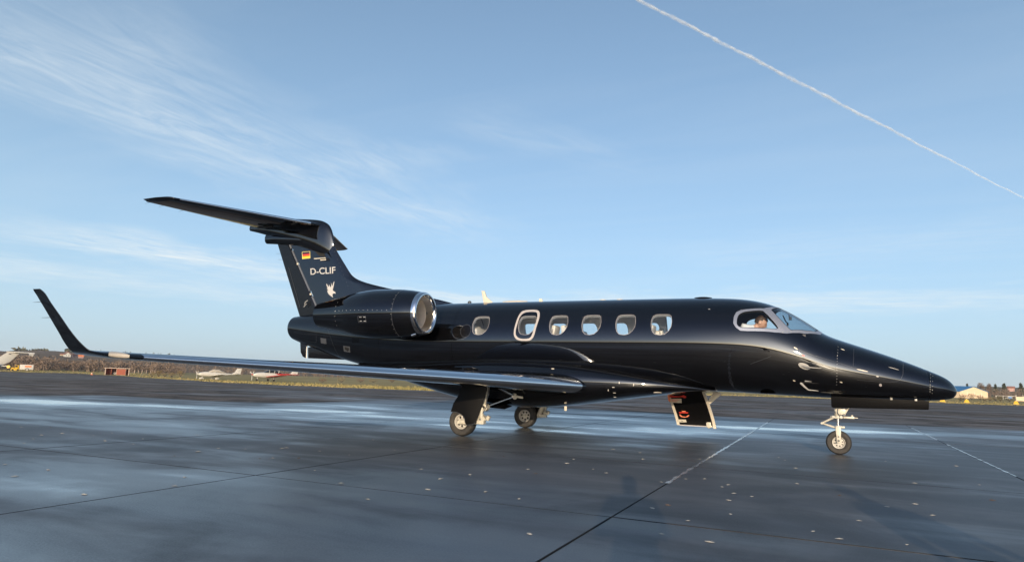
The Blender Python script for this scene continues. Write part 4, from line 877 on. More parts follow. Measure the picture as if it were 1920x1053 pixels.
for mir in (1, -1):
    mg = empty('main_gear', (0, 0, 0), jet); Y = lambda v: -v*mir
    MX, MY, MR = -8.245, 1.50, .272
    wheel(mg, (MX, Y(MY), MR), MR, .20, .135, 7, .022)
    # trailing link and leg
    mb = MB(); mb.tube([(-7.74, Y(MY+.02), 1.02), (-7.76, Y(MY+.03), .80), (-7.84, Y(MY+.05), .52), (-7.93, Y(MY+.06), .31)], [.05, .055, .06, .055], 14); mb.box((-7.75, Y(MY+.03), .90), (.07, .09, .22)); mb.done('gear_leg', 'gear_white', mg, True, 50)
    mb = MB(); mb.tube([(-7.90, Y(MY+.06), .30), (-8.06, Y(MY+.10), .27), (MX, Y(MY+.10), MR)], [.055, .05, .05], 12); mb.tube([(MX, Y(MY+.14), MR), (MX, Y(MY-.1), MR)], .04, 14); mb.done('trailing_link', 'gear_white', mg, True, 50)
    mb = MB(); mb.tube([(-7.76, Y(MY+.1), .56), (-7.76, Y(MY-.02), .56)], .07, 16); mb.tube([(-7.80, Y(MY+.06), .33), (-7.74, Y(MY+.06), .38)], .06, 14); mb.tube([(-7.72, Y(MY+.02), .33), (-7.68, Y(MY+.02), .40)], .04, 12); mb.box((-7.83, Y(MY+.06), .285), (.16, .10, .07)); mb.tube([(-7.79, Y(MY+.1), .56), (-7.80, Y(MY+.1), .36)], .035, 12); mb.done('shock_absorber', 'gear_white', mg, True, 40)
    mb = MB(); mb.tube([(-7.92, Y(MY+.09), .285), (-7.92, Y(MY+.14), .285)], .03, 14); mb.tube([(-7.76, Y(MY+.11), .56), (-7.76, Y(MY+.12), .56)], .03, 12); mb.done('pivot_pin', 'dark_void', mg, True, 40)
    # folding side brace with its elbow
    mb = MB(); mb.tube([(-7.62, Y(MY-.02), .97), (-7.36, Y(MY-.40), .775)], .022, 10); mb.tube([(-7.36, Y(MY-.40), .775), (-7.73, Y(MY+.0), .585)], .020, 10); mb.done('side_brace', 'steel', mg, True)
    mb = MB(); mb.tube([(-7.40, Y(MY-.44), .79), (-7.33, Y(MY-.36), .76)], .045, 12); mb.tube([(-7.36, Y(MY-.40), .73), (-7.35, Y(MY-.40), .83)], .03, 10); mb.tube([(-7.33, Y(MY-.40), .775), (-7.22, Y(MY-.48), .755)], .022, 8); mb.done('brace_elbow', 'gear_white', mg, True)
    mb = MB(); mb.tube([(-7.70, Y(MY+.07), .98), (-7.68, Y(MY+.08), .84), (-7.71, Y(MY+.09), .70), (-7.70, Y(MY+.1), .58), (-7.80, Y(MY+.12), .40)], .009, 6); mb.done('brake_hose', 'panel_gap', mg, True)
    # leg door, cut out round the wheel
    dp = [un(a, b_, 'y', -1.66) for a, b_ in ((868.5, 716), (912.5, 716), (913, 730), (906, 755), (892, 791), (889, 795), (875.5, 796), (873, 791), (872, 783), (866, 776), (857, 772), (846, 771), (851, 755), (862, 738))]
    MB().prism([(p[0], (p[1]-.02)*mir, p[2]) for p in dp], (0, .03*mir, 0)).done('gear_door', 'door_black', mg, bevel=.006)
    edge = [un(a, b_, 'y', -1.66) for a, b_ in ((846, 771), (857, 772), (866, 776), (872, 783), (873, 791), (875.5, 796), (889, 795), (892, 791))]
    MB().tube([(p[0], (p[1]-.025)*mir, p[2]) for p in edge], .006, 6).done('door_edge', 'panel_gap', mg, True)
    # inner bay door, hanging under the belly
    MB().prism([(-8.55, Y(.62), .60), (-7.75, Y(.62), .585), (-7.62, Y(.64), .56), (-7.70, Y(.80), .505), (-8.5, Y(.80), .54)], (0, 0, .015)).done('bay_door', 'black_satin', mg, bevel=.004)
# ---- airstair door, open on the port side
st = empty('airstair_door', (0, 0, 0), jet)
def stair(x, t, o=0.):                                # curved panel: t 0 at the hinge, 1 at the foot; port side
    a = R(-12+62*t); rad = .98; y = .60+rad*(math.sin(R(62))-math.sin(R(62)-t*R(62)))*.95; z = .995-.735*t**1.0
    return (x+.13*t, .62+.62*(1-max(1-t, 0.)**1.7)+o, z)
def stairpanel(name, x0, x1, t0, t1, o, m, th=.02):
    V = []; n = 16
    for k in range(n+1):
        t = t0+(t1-t0)*k/n
        for x, oo in ((x0, o), (x1, o), (x1, o+th), (x0, o+th)): V.append(stair(x, t, oo))
    F = [(4*k+i, 4*k+(i+1) % 4, 4*k+4+(i+1) % 4, 4*k+4+i) for k in range(n) for i in range(4)]+[(0, 1, 2, 3), (4*n+3, 4*n+2, 4*n+1, 4*n)]
    return MB().add(V, F).done(name, m, st, True, 40)
stairpanel('door_skin', -4.80, -4.135, 0, 1, 0., 'door_black'); stairpanel('door_edge', -4.855, -4.80, .06, .985, -.01, 'cream', .05); stairpanel('door_edge', -4.135, -4.08, .05, 1.03, -.01, 'cream', .05)
stairpanel('door_lip', -4.80, -4.135, .97, 1.0, -.006, 'window_rim', .02)
for k in range(3): MB().box((-4.42, 1.13+.12*k, .80-.17*k), (.56, .22, .025)).done('step', 'seat_dark', st, bevel=.006)
dpx = lambda P, y: [tuple(un(1220+a/11.7, 720+b_/11.7, 'y', y)) for a, b_ in P]
def onstair(name, P, m, o=-.012):
    """print on the door's outer skin, shot along the pixel"""
    V = []
    for a, b_ in P:
        y = .9
        for _ in range(12):
            p = un(1220+a/11.7, 720+b_/11.7, 'y', y); t = min(max((.995-p[2])/.735, 0), 1); y = stair(0, t)[1]+o
        V.append(p)
    n = len(V); V2 = [np.array(p)+np.array([0, .006, 0]) for p in V]
    mk(name, V+V2, [tuple(range(n)), tuple(range(2*n-1, n-1, -1))]+[(i, i+n, (i+1) % n+n, (i+1) % n) for i in range(n)], m, st)
onstair('handle_recess', [(365, 255), (400, 240), (640, 175), (632, 195), (425, 245), (420, 300), (440, 385), (400, 380), (378, 320)], 'orange_mark')
onstair('door_handle', [(415, 250), (640, 262), (720, 240), (775, 262), (780, 290), (740, 305), (680, 282), (420, 285)], 'red_mark', -.03)
onstair('handle_placard', [(430, 312), (672, 312), (680, 410), (440, 398)], 'cream', -.016)
for k in range(3): onstair('placard_line', [(455, 326+22*k), (640-30*k, 328+22*k), (640-30*k, 338+22*k), (456, 336+22*k)], 'orange_mark', -.024)
onstair('warning_line', [(682, 582), (765, 582), (768, 604), (684, 604)], 'orange_mark'); onstair('warning_line', [(622, 608), (822, 612), (820, 634), (626, 628)], 'red_mark')
onstair('pull_handle', [(625, 660), (650, 660), (690, 700), (770, 710), (825, 672), (850, 680), (815, 715), (730, 726), (660, 710)], 'orange_mark', -.02)
onstair('door_latch', [(580, 766), (770, 772), (790, 830), (610, 832), (585, 800)], 'gear_white', -.018); onstair('latch_slot', [(668, 796), (708, 798), (708, 810), (670, 808)], 'dark_void', -.026)
tq = lambda P, y: [un(1220+a/11.7, 720+b_/11.7, 'y', y) for a, b_ in P]
MB().prism([tuple(p) for p in tq([(1375, 180), (1490, 170), (1560, 210), (1310, 425), (1215, 415), (1330, 245)], 1.05)], (0, .03, 0)).done('handrail_plate', 'cream', st, bevel=.006)
MB().tube(tq([(1110, 410), (1215, 412), (1300, 418)], 1.06), .012, 8).done('handrail_bar', 'cream', st, True); MB().tube(tq([(1140, 145), (1300, 150), (1490, 172)], 1.0), .014, 8).done('handrail_bar', 'cream', st, True)
MB().tube(tq([(1180, 150), (1200, 430), (1225, 840)], 1.22), .009, 8).done('door_cable', 'dark_void', st, True)
MB().tube(tq([(1205, 570), (1195, 640), (1205, 715)], 1.20), [.014, .03, .02], 8).done('warning_ribbon', 'red_mark', st, True)
a = tq([(1215, 800), (1320, 805), (1325, 900), (1345, 915), (1330, 950), (1270, 965), (1220, 930)], 1.22); MB().prism([tuple(p) for p in a], (0, .06, 0)).done('door_foot', 'gear_white', st, bevel=.01)
MB().box((-4.10, .80, .985), (.09, .12, .07)).done('door_hinge', 'cream', st, bevel=.01); MB().box((-4.84, .70, .93), (.06, .08, .05)).done('door_hinge', 'cream', st, bevel=.01)
# ================================================================== surroundings
def rgt(px):                                           # level directions at a pixel column: away from the camera, and to the picture's right
    d = ray(px, 700); f_ = np.array([d[0], d[1], 0.]); f_ /= np.linalg.norm(f_); return f_, np.array([f_[1], -f_[0], 0.])
def ground_at(px, D): p = at_dist(px, 700, D); return np.array([p[0], p[1], gz(p[0], p[1])])
def dist_of(px, py): p = onground(px, py); return math.hypot(p[0]-CAM[0], p[1]-CAM[1])
def hor(px): a = (px-960)/FPX; b_ = -(_f[2]+a*_r[2])/_u[2]; return 526.5-FPX*b_
def zpix(px, py, D): return float(at_dist(px, py, D)[2])
# ---- hills
mat('hill_wood', (.15, .115, .085), .95, spec=.05, noise=(.03, (.21, .16, .11), 8.)); mat('hill_green', (.12, .12, .07), .95, spec=.05, noise=(.03, (.19, .155, .10), 8.))
def hill(name, sky, D0, D1, m):
    pxs = np.linspace(sky[0][0], sky[-1][0], 90); py = np.interp(pxs, [s[0] for s in sky], [s[1] for s in sky]); V = []; F = []
    for k in range(9):
        t = k/6
        for i, (px, y) in enumerate(zip(pxs, py)):
            D = D0+(D1-D0)*t; p = at_dist(px, y, D1); h = max(p[2], -1.2)+1.2+.35*math.sin(i*.9)+.25*math.sin(i*2.3+1)
            q = ground_at(px, D); s = math.sin(min(t, 1)*math.pi/2)**1.2 if t <= 1 else max(1-(t-1)*1.2, .4); V.append((q[0], q[1], q[2]-.3+h*s))
    n = len(pxs); F = [(k*n+i, k*n+i+1, (k+1)*n+i+1, (k+1)*n+i) for k in range(8) for i in range(n-1)]
    o = mk(name, V, F, m, None, True); o['kind'] = 'structure'; return o
SKYL = [(-500, 652), (-150, 655), (0, 658), (60, 657), (130, 660), (200, 663), (300, 667), (420, 674), (560, 682), (700, 692), (900, 703)]
SKYR = [(1200, 715), (1500, 726), (1700, 729), (1790, 728), (1850, 724), (1920, 726), (2100, 730), (2500, 742)]
hill('wooded_hill', SKYL, 420, 980, 'hill_wood'); hill('low_hill', SKYR, 520, 1100, 'hill_green')
# ---- foliage: small faces spread through a volume
def leafcloud(mb, c, rad, n, size, seed, thin=.35, up=0.):
    r_ = np.random.default_rng(seed); c = np.array(c, float); rad = np.array(rad, float)
    lob = r_.normal(size=(7, 3)); lob /= np.linalg.norm(lob, axis=1)[:, None]
    for _ in range(n):
        d = r_.normal(size=3); d /= np.linalg.norm(d); d[2] = abs(d[2]) if up and r_.random() < up else d[2]
        k = r_.random()**.45*(.72+.3*max((lob@d).max(), 0)); p = c+d*rad*k
        a = r_.normal(size=3); a /= np.linalg.norm(a); b_ = np.cross(a, r_.normal(size=3)); b_ /= np.linalg.norm(b_)+1e-9; s = size*r_.uniform(.5, 1.4)
        mb.add([p-a*s, p+b_*s*thin, p+a*s, p-b_*s*thin], [(0, 1, 2, 3)])
mat('bare_twigs', (.15, .112, .088), .9, spec=.1, noise=(.6, (.21, .16, .125))); mat('conifer', (.05, .06, .035), .85, spec=.2, noise=(.4, (.05, .06, .03))); mat('bark', (.07, .055, .045), .9)
mat('red_twigs', (.20, .085, .055), .9, spec=.1, noise=(.5, (.15, .09, .05))); mat('dry_reed', (.30, .22, .11), .9, spec=.1, noise=(.5, (.20, .15, .07))); mat('scrub', (.085, .085, .035), .9, spec=.1, noise=(.5, (.13, .10, .05)))
mat('evergreen', (.085, .09, .055), .9, spec=.1, noise=(.2, (.12, .11, .07)))
def wood(name, pxs, D, hpx, m, n, size, seed, thin=.3, label=None):
    mb = MB(); r_ = np.random.default_rng(seed)
    for k in range(n):
        px = r_.uniform(*pxs); DD = D*r_.uniform(.92, 1.12); top = np.interp(px, [h[0] for h in hpx], [h[1] for h in hpx]); q = ground_at(px, DD); zt = zpix(px, top, DD)-q[2]
        zt *= r_.uniform(.55, 1.06); w = max(zt*.42, 1.2); leafcloud(mb, q+np.array([0, 0, zt*.52]), (w, w, zt*.52), 56, size*max(zt/6, .5), seed*1000+k, thin)
        mb.tube([q-np.array([0, 0, .3]), q+np.array([r_.uniform(-.3, .3), 0, zt*.7])], [.16, .05], 4, False)
    o = mb.done(name, m); o['kind'] = 'stuff'; o['label'] = label; o['category'] = 'woodland'; return o
wood('bare_wood', (-60, 330), 330, [(-60, 664), (0, 661), (60, 664), (100, 670), (170, 672), (260, 676), (330, 679)], 'bare_twigs', 330, .8, 3, .22, 'brown leafless woodland spread along the foot of the hill behind the airfield')
wood('hedge_wood', (300, 900), 380, [(300, 679), (420, 682), (560, 690), (700, 698), (900, 706)], 'bare_twigs', 150, .7, 5, .22, 'low brown leafless hedgerow behind the two parked light aircraft')
wood('ridge_trees', (20, 330), 930, [(20, 653), (90, 654), (130, 656), (200, 659), (260, 663), (330, 666)], 'evergreen', 120, 1.3, 8, .5, 'dark evergreen trees lining the crest of the hill')
wood('scrub_wood', (1560, 1990), 420, [(1560, 727), (1700, 728), (1850, 727), (1920, 727.5), (1990, 730)], 'bare_twigs', 230, .7, 11, .22, 'grey brown leafless scrub behind the blue roofed hangar')
def tree(px, top, D, wpx, kind, seed, label):
    q = ground_at(px, D); H = zpix(px, top, D)-q[2]; w = wpx*D/FPX/2*float(rgt(px)[0]@_f)**2; r_ = np.random.default_rng(seed)
    t = empty('conifer_tree' if kind == 'conifer' else 'bare_tree', q); tag(t, label, 'tree', 'trees behind the hangar')
    mb = MB(); mb.tube([(0, 0, -.4), (0, 0, H*.4), (r_.uniform(-.2, .2), 0, H*.85)], [.28, .18, .05], 7)
    for k in range(9):
        a = k*2.4; z = H*(.3+.06*k); mb.tube([(0, 0, z), (w*.5*math.cos(a), w*.5*math.sin(a), z+H*.14), (w*.8*math.cos(a), w*.8*math.sin(a), z+H*.24)], [.09, .05, .015], 5)
    mb.done('trunk', 'bark', t, True); mb = MB()
    if kind == 'conifer':
        for k in range(9): z = H*(.16+.094*k); rr = w*(1.05-.105*k); leafcloud(mb, (0, 0, z), (rr, rr, H*.075), int(150*(1.1-.09*k)), .75, seed*50+k, .45)
    else: leafcloud(mb, (0, 0, H*.62), (w, w, H*.40), 620, .75, seed, .09)
    mb.done('crown', 'conifer' if kind == 'conifer' else 'bare_twigs', t)
tree(1837, 716.5, 470, 15, 'bare', 21, 'round leafless tree rising above the apex of the blue roofed hangar')
tree(1853, 718, 470, 10, 'bare', 22, 'smaller leafless tree just clear of the hangar gable')
tree(1864.5, 720, 480, 7, 'conifer', 23, 'slim pointed conifer between the leafless trees and the broad conifer')
tree(1881, 718.5, 500, 15, 'conifer', 24, 'broad dark conifer behind the blue and white van')
tree(1912, 717.5, 500, 14, 'conifer', 25, 'dark pointed conifer beside the red roofed house')
tree(1812, 719, 600, 6, 'conifer', 26, 'small conifer peeping over the blue hangar roof')
# ---- shrubs
def shrub(px, py, wpx, hpx, m, seed, label, group, n=260, D=None):
    q = onground(px, py) if D is None else ground_at(px, D); D = math.hypot(q[0]-CAM[0], q[1]-CAM[1]); ca = float(rgt(px)[0]@_f); w = wpx*D/FPX/2*ca**2; h = hpx*D/FPX*ca
    t = empty('shrub', q); tag(t, label, 'shrub', group); mb = MB()
    for k in range(9): a = k*.7; mb.tube([(0, 0, -.1), (w*.4*math.cos(a), w*.4*math.sin(a), h*.4), (w*.8*math.cos(a), w*.8*math.sin(a), h*.85)], [.04, .025, .008], 4)
    mb.done('stem', 'bark', t); mb = MB(); leafcloud(mb, (0, 0, h*.5), (w, w*.8, h*.52), n, max(h*.10, .1), seed, .18, .3); mb.done('crown', m, t)
g_ = 'shrubs in front of the hangar'
for k, (px, py, w_, h_, m) in enumerate(((1806, 749, 18, 11, 'red_twigs'), (1822, 748.5, 22, 11.5, 'red_twigs'), (1838, 749, 18, 9.5, 'red_twigs'), (1801, 751, 14, 7, 'scrub'))):
    shrub(px, py, w_, h_, m, 60+k, 'red brown leafless shrub in front of the cream hangar gable' if k < 3 else 'low olive shrub close beside the yellow marker under the jet nose', g_)
for k, px in enumerate((1846, 1856, 1867)): shrub(px, 751, 16, 7.5, 'dry_reed', 70+k, 'straw coloured shrub at the grass edge between two yellow markers', g_)
shrub(1876, 751.5, 18, 10, 'scrub', 75, 'dark olive shrub beside the straw coloured shrubs', g_); shrub(1893, 752, 24, 9, 'evergreen', 76, 'green shrub below the white rail fence', g_)
for k, px in enumerate((285, 297, 309, 322, 338)): shrub(px, 706, 18, 10+3*math.sin(k*2), 'dry_reed', 80+k, 'dry straw coloured shrub in the rough grass beside the red shelter', 'dry shrubs beyond the wing')
for k, px in enumerate((604, 640, 676, 700, 735)): shrub(px, 716, 22, 7+2*math.sin(k*1.7), 'dry_reed' if k % 2 else 'red_twigs', 90+k, 'straw coloured shrub in the rough grass under the jet tail' if k % 2 else 'reddish leafless shrub in the rough grass under the jet tail', 'shrubs beyond the tail')
# ---- rough grass along the far edge of the taxiway
def tufts():
    mb = MB(); r_ = np.random.default_rng(12); E_ = np.array(EDGE)
    for _ in range(14000):
        k = r_.integers(0, len(E_)-1); p = E_[k]+(E_[k+1]-E_[k])*r_.random(); d = p[:2]-CAM[:2]; L_ = np.linalg.norm(d); s = L_+abs(r_.normal(0, .30))*L_+.2; q = CAM[:2]+d/L_*s; z = gz(q[0], q[1])-.06
        h = r_.uniform(.06, .26); a = r_.uniform(0, 6.28); w = .05*r_.uniform(.6, 2.2); ex, ey = w*math.cos(a), w*math.sin(a)
        mb.add([(q[0]-ex, q[1]-ey, z), (q[0]+ex, q[1]+ey, z), (q[0]+r_.normal(0, .1), q[1]+r_.normal(0, .1), z+h)], [(0, 1, 2)])
    o = mb.done('grass_tufts', 'tuft'); o['kind'] = 'stuff'; o['label'] = 'rough winter grass along the far edge of the taxiway'; o['category'] = 'grass'
mat('tuft', (.22, .20, .07), .9, spec=.1, noise=(.08, (.34, .27, .13)))
tufts()

# ---- colours of the far things
for nm, c, r_ in (('white_paint', (.54, .52, .47), .4), ('cream_wall', (.66, .53, .36), .7), ('blue_roof', (.02, .16, .36), .5), ('brick_red', (.30, .085, .05), .8), ('concrete_pale', (.46, .36, .29), .8), ('yellow_paint', (.60, .36, .02), .5), ('yellow_drum', (.62, .42, .06), .5),
                  ('dark_metal', (.035, .035, .04), .6), ('red_paint', (.40, .035, .03), .4), ('tan_cover', (.40, .36, .30), .8), ('window_dark', (.02, .025, .03), .15), ('orange_paint', (.70, .20, .06), .6), ('pink_wall', (.50, .30, .26), .8), ('roof_tile', (.22, .10, .07), .8), ('blue_paint', (.12, .26, .55), .5), ('galv', (.40, .41, .42), .5)): mat(nm, c, r_)
class Local:
    """builds parts in a thing's own frame: x to the picture's right, y away, z up"""
    def __init__(s, name, px, py=None, D=None, yaw=0.):
        s.q = onground(px, py) if D is None else ground_at(px, D); s.D = math.hypot(s.q[0]-CAM[0], s.q[1]-CAM[1]); f_, r_ = rgt(px)
        s.e = empty(name, s.q); ca = float(f_@_f)/math.cos(PITCH); s.e.rotation_euler = (0, 0, math.atan2(r_[1], r_[0])+yaw); s.k = s.D/FPX*ca**1.5
    def part(s, name, mb, m, smooth=False, bevel=0., sharp=40): return mb.done(name, m, s.e, smooth, sharp, bevel)
# shelter with an open front
S = Local('brick_shelter', 219, 702.5); k = S.k; w = 42*k; h = 14*k; d_ = 2.4
tag(S.e, 'low red shelter with a flat roof and open front bays by the taxiway', 'shelter')
S.part('roof', MB().box((0, 0, h-.09), (w+.5, d_+.5, .18)), 'concrete_pale', bevel=.02); S.part('back_wall', MB().box((0, d_/2, h/2-.1), (w, .15, h-.2)), 'brick_red')
for x in (-w/2+.1, w/2-.1): S.part('side_wall', MB().box((x, 0, h/2-.1), (.2, d_, h-.2)), 'concrete_pale')
S.part('front_panel', MB().box((w*.16, -d_/2+.08, h*.42), (w*.36, .1, h*.80)), 'brick_red'); S.part('front_panel_frame', MB().box((w*.16, -d_/2+.11, h*.42), (w*.39, .06, h*.86)), 'concrete_pale'); S.part('inner_wall', MB().box((-w*.24, 0, h/2-.1), (.12, d_*.9, h-.2)), 'brick_red')
for q in range(5): S.part('white_post', MB().box((-w*.15+q*w*.045, -.3, h*.2), (.10, .1, h*.36)), 'white_paint')
# box trailer
S = Local('box_trailer', 49, 694); k = S.k; w = 23*k; h = 12*k
tag(S.e, 'white box trailer with a red panel and a single wheel arch', 'trailer')
S.part('box_body', MB().box((0, 0, h*.56), (w, 2.0, h*.86)), 'white_paint', bevel=.05); S.part('red_panel', MB().box((w*.12, -1.01, h*.68), (w*.46, .02, h*.26)), 'orange_paint'); S.part('wheel_arch', MB().lathe([(0, .001), (0, h*.24), (.06, h*.24)], (w*.05, -1.06, h*.18), (0, 1, 0), 20), 'dark_metal')
S.part('wheel', MB().lathe([(0, .001), (0, h*.10), (-.02, h*.17), (.2, h*.17)], (w*.05, -1.08, h*.16), (0, 1, 0), 20), 'rim_silver', True); S.part('roof_edge', MB().box((0, 0, h+.02), (w+.1, 2.1, .08)), 'roof_tile')
# container behind the trailer, masts, small containers
def boxthing(name, px, py, wpx, hpx, m, label, cat, ddepth=2.4, lid=None, D=None, group=None):
    S = Local(name, px, py, D); k = S.k; w = wpx*k; h = hpx*k; tag(S.e, label, cat, group)
    S.part('body', MB().box((0, ddepth/2, h*.5), (w, ddepth, h)), m, bevel=.04)
    for q in range(3): S.part('door_panel', MB().box(((q-1)*w*.31, -.02, h*.5), (w*.27, .04, h*.8)), m, bevel=.015)
    S.part('top_rail', MB().box((0, ddepth/2, h+.03), (w+.08, ddepth+.08, .09)), lid or m); return S
boxthing('storage_container', 65, 690.5, 6, 7.5, 'white_paint', 'small white container standing behind the box trailer', 'container')
boxthing('storage_container', 142, 691, 13, 6, 'white_paint', 'white container with a mast on the grass short of the wood', 'container')
boxthing('storage_container', 134, 690, 3, 7.5, 'white_paint', 'narrow upright white cabinet beside the white container', 'cabinet', 1.0)
boxthing('storage_container', 157, 690.5, 9, 3, 'white_paint', 'long low white box on the grass near the red shelter', 'container', 1.4)
boxthing('storage_container', 304, 689.5, 16, 5.5, 'cream_wall', 'long cream container standing among the dry shrubs', 'container')
boxthing('storage_container', 1914, 751.5, 16, 8.5, 'cream_wall', 'cream container behind the white post at the end of the rail fence', 'container')
def mast(px, py, hpx, label, head='white_paint', r_=.06):
    S = Local('mast', px, py); h = hpx*S.k; tag(S.e, label, 'mast'); S.part('pole', MB().tube([(0, 0, -.1), (0, 0, h)], r_, 8), 'white_paint', True); S.part('head', MB().lathe([(0, .001), (.05, .22), (.35, .26), (.42, .001)], (0, 0, h-.1), (0, 0, 1), 12), head, True)
mast(100, 688, 9, 'thin mast with a round white head on the grass'); mast(145, 691, 9, 'thin mast rising from the white container'); mast(214, 690, 6, 'short white mast behind the red shelter roof')
S = Local('goal_frame', 77, 690.5); k = S.k; tag(S.e, 'pale pipe frame shaped like a goal beside the dark wood', 'frame')
for x in (-2.6*k, 2.6*k): S.part('upright', MB().tube([(x, 0, -.1), (x, 0, 6.5*k)], .07, 8), 'galv', True)
S.part('crossbar', MB().tube([(-2.6*k, 0, 6.5*k), (2.6*k, 0, 6.5*k)], .07, 8), 'galv', True)
S = Local('traffic_cone', 172, 702); k = S.k; tag(S.e, 'orange and white cone at the taxiway edge beside the red shelter', 'cone')
S.part('cone_body', MB().lathe([(0, .24), (4.4*k, .06), (4.4*k, .001)], (0, 0, .03), (0, 0, 1), 16), 'orange_paint', True); S.part('white_band', MB().lathe([(1.5*k, .20), (3.2*k, .135)], (0, 0, .03), (0, 0, 1), 16), 'white_paint', True); S.part('base', MB().box((0, 0, .02), (.55, .55, .06)), 'orange_paint')
# service tractor and drum truck
S = Local('airport_tug', 28, 694.5); k = S.k; tag(S.e, 'yellow airport tug parked against the box trailer', 'tug')
S.part('chassis', MB().box((0, 0, 2.6*k), (15*k, 1.7, 3.4*k)), 'yellow_paint', bevel=.06); S.part('cab', MB().box((2.5*k, 0, 8*k), (7*k, 1.6, 7*k)), 'yellow_paint', bevel=.08); S.part('cab_window', MB().box((1.6*k, -.81, 9*k), (4.2*k, .03, 3.6*k)), 'window_dark'); S.part('bonnet', MB().box((-4*k, 0, 5*k), (5*k, 1.4, 3*k)), 'yellow_paint', bevel=.08)
for x in (-4.6*k, 4.6*k): S.part('wheel', MB().lathe([(-.1, .001), (-.1, 1.7*k), (.1, 1.9*k), (.1, .001)], (x, -.85, 1.9*k), (0, 1, 0), 18), 'rubber', True)
S = Local('drum_truck', 8, 693.5); k = S.k; tag(S.e, 'dark truck carrying a round yellow drum beside the airport tug', 'truck')
S.part('flatbed', MB().box((0, 0, 3.4*k), (26*k, 1.9, 1.4*k)), 'dark_metal', bevel=.03); S.part('tank', MB().lathe([(-9*k, .001), (-9*k, 3*k), (6*k, 3*k), (6*k, .001)], (-4*k, 0, 6.4*k), (1, 0, 0), 18), 'dark_metal', True); S.part('drum', MB().lathe([(-.3, .001), (-.3, 3.2*k), (.3, 3.2*k), (.3, .001)], (6.5*k, -.8, 7.2*k), (.3, 1, 0), 22), 'yellow_drum', True); S.part('side_rail', MB().box((-2*k, -.9, 8.6*k), (20*k, .08, 1.6*k)), 'white_paint')
for x in (-9, -4, 5, 9): S.part('wheel', MB().lathe([(-.1, .001), (-.1, 1.6*k), (.1, 1.7*k), (.1, .001)], (x*k, -.9, 1.7*k), (0, 1, 0), 16), 'rubber', True)
# fence posts beyond the shelter
for j, px in enumerate((252, 259, 266, 274, 282, 290)):
    S = Local('fence_post', px, 699+j*.25); tag(S.e, 'pale wooden post in the fence beside the red shelter', 'fence post', 'fence posts by the shelter')
    S.part('post', MB().box((0, 0, 3.6*S.k), (.12, .12, 7.6*S.k)), 'concrete_pale'); S.part('wire_bracket', MB().box((0, -.07, 6.4*S.k), (.16, .04, .1)), 'dark_metal')
# white rail fence on the right
S = Local('rail_fence', 1888, 748, None); k = S.k; tag(S.e, 'white rail fence with two posts below the blue and white van', 'fence')
S.part('rail', MB().box((-2*k, 0, 6.8*k), (34*k, .08, .12)), 'white_paint')
for x in (-18, -6, 4, 15.5, 27): S.part('post', MB().box((x*k, 0, (4.4 if x > 10 else 3.2)*k), (.16, .16, (9.6 if x > 10 else 7)*k)), 'white_paint')
S.part('gate_panel', MB().box((14.6*k, .05, 4*k), (.5*k, .06, 5*k)), 'dark_metal')
S = Local('delivery_van', 1888, 743.5, 300); k = S.k; tag(S.e, 'small blue and white van parked behind the rail fence', 'van')
S.part('body', MB().prism([(-6*k, -.9, .4), (6*k, -.9, .4), (6*k, -.9, 7*k), (-1*k, -.9, 7.4*k), (-3.6*k, -.9, 5*k), (-6*k, -.9, 4.4*k)], (0, 1.8, 0)), 'white_paint', bevel=.06); S.part('blue_side', MB().box((2.4*k, -.92, 4.6*k), (6*k, .04, 4*k)), 'blue_paint'); S.part('windscreen', MB().box((-2.6*k, -.92, 5.4*k), (1.8*k, .03, 1.6*k)), 'window_dark')
for x in (-3.6, 3.6): S.part('wheel', MB().lathe([(-.1, .001), (-.1, 1.3*k), (.1, 1.4*k), (.1, .001)], (x*k, -.9, 1.4*k), (0, 1, 0), 16), 'rubber', True)
# yellow markers on the grass
for px, py, lab in ((1767, 753.5, 'yellow wedge marker on the grass just under the jet nose'), (1812.5, 755, 'yellow wedge marker on the grass in front of the red shrubs'), (1905, 758, 'yellow wedge marker on the grass in front of the rail fence')):
    S = Local('edge_marker', px, py, yaw=.15); k = S.k; tag(S.e, lab, 'marker', 'yellow wedge markers'); a, b_, h = 5.4*k, 2.3*k, 7.2*k
    P = [[(-a, -a*.7, .03), (a, -a*.7, .03), (a, a*.7, .03), (-a, a*.7, .03)], [(-b_, -b_*.5, h), (b_, -b_*.5, h), (b_, b_*.5, h), (-b_, b_*.5, h)]]
    S.part('wedge', MB().loft(P), 'yellow_paint', bevel=.03); S.part('foot_frame', MB().box((0, 0, .03), (a*2.15, a*1.6, .07)), 'dark_metal'); S.part('lamp', MB().lathe([(0, .07), (.10, .06), (.14, .001)], (0, 0, h), (0, 0, 1), 10), 'lens', True)
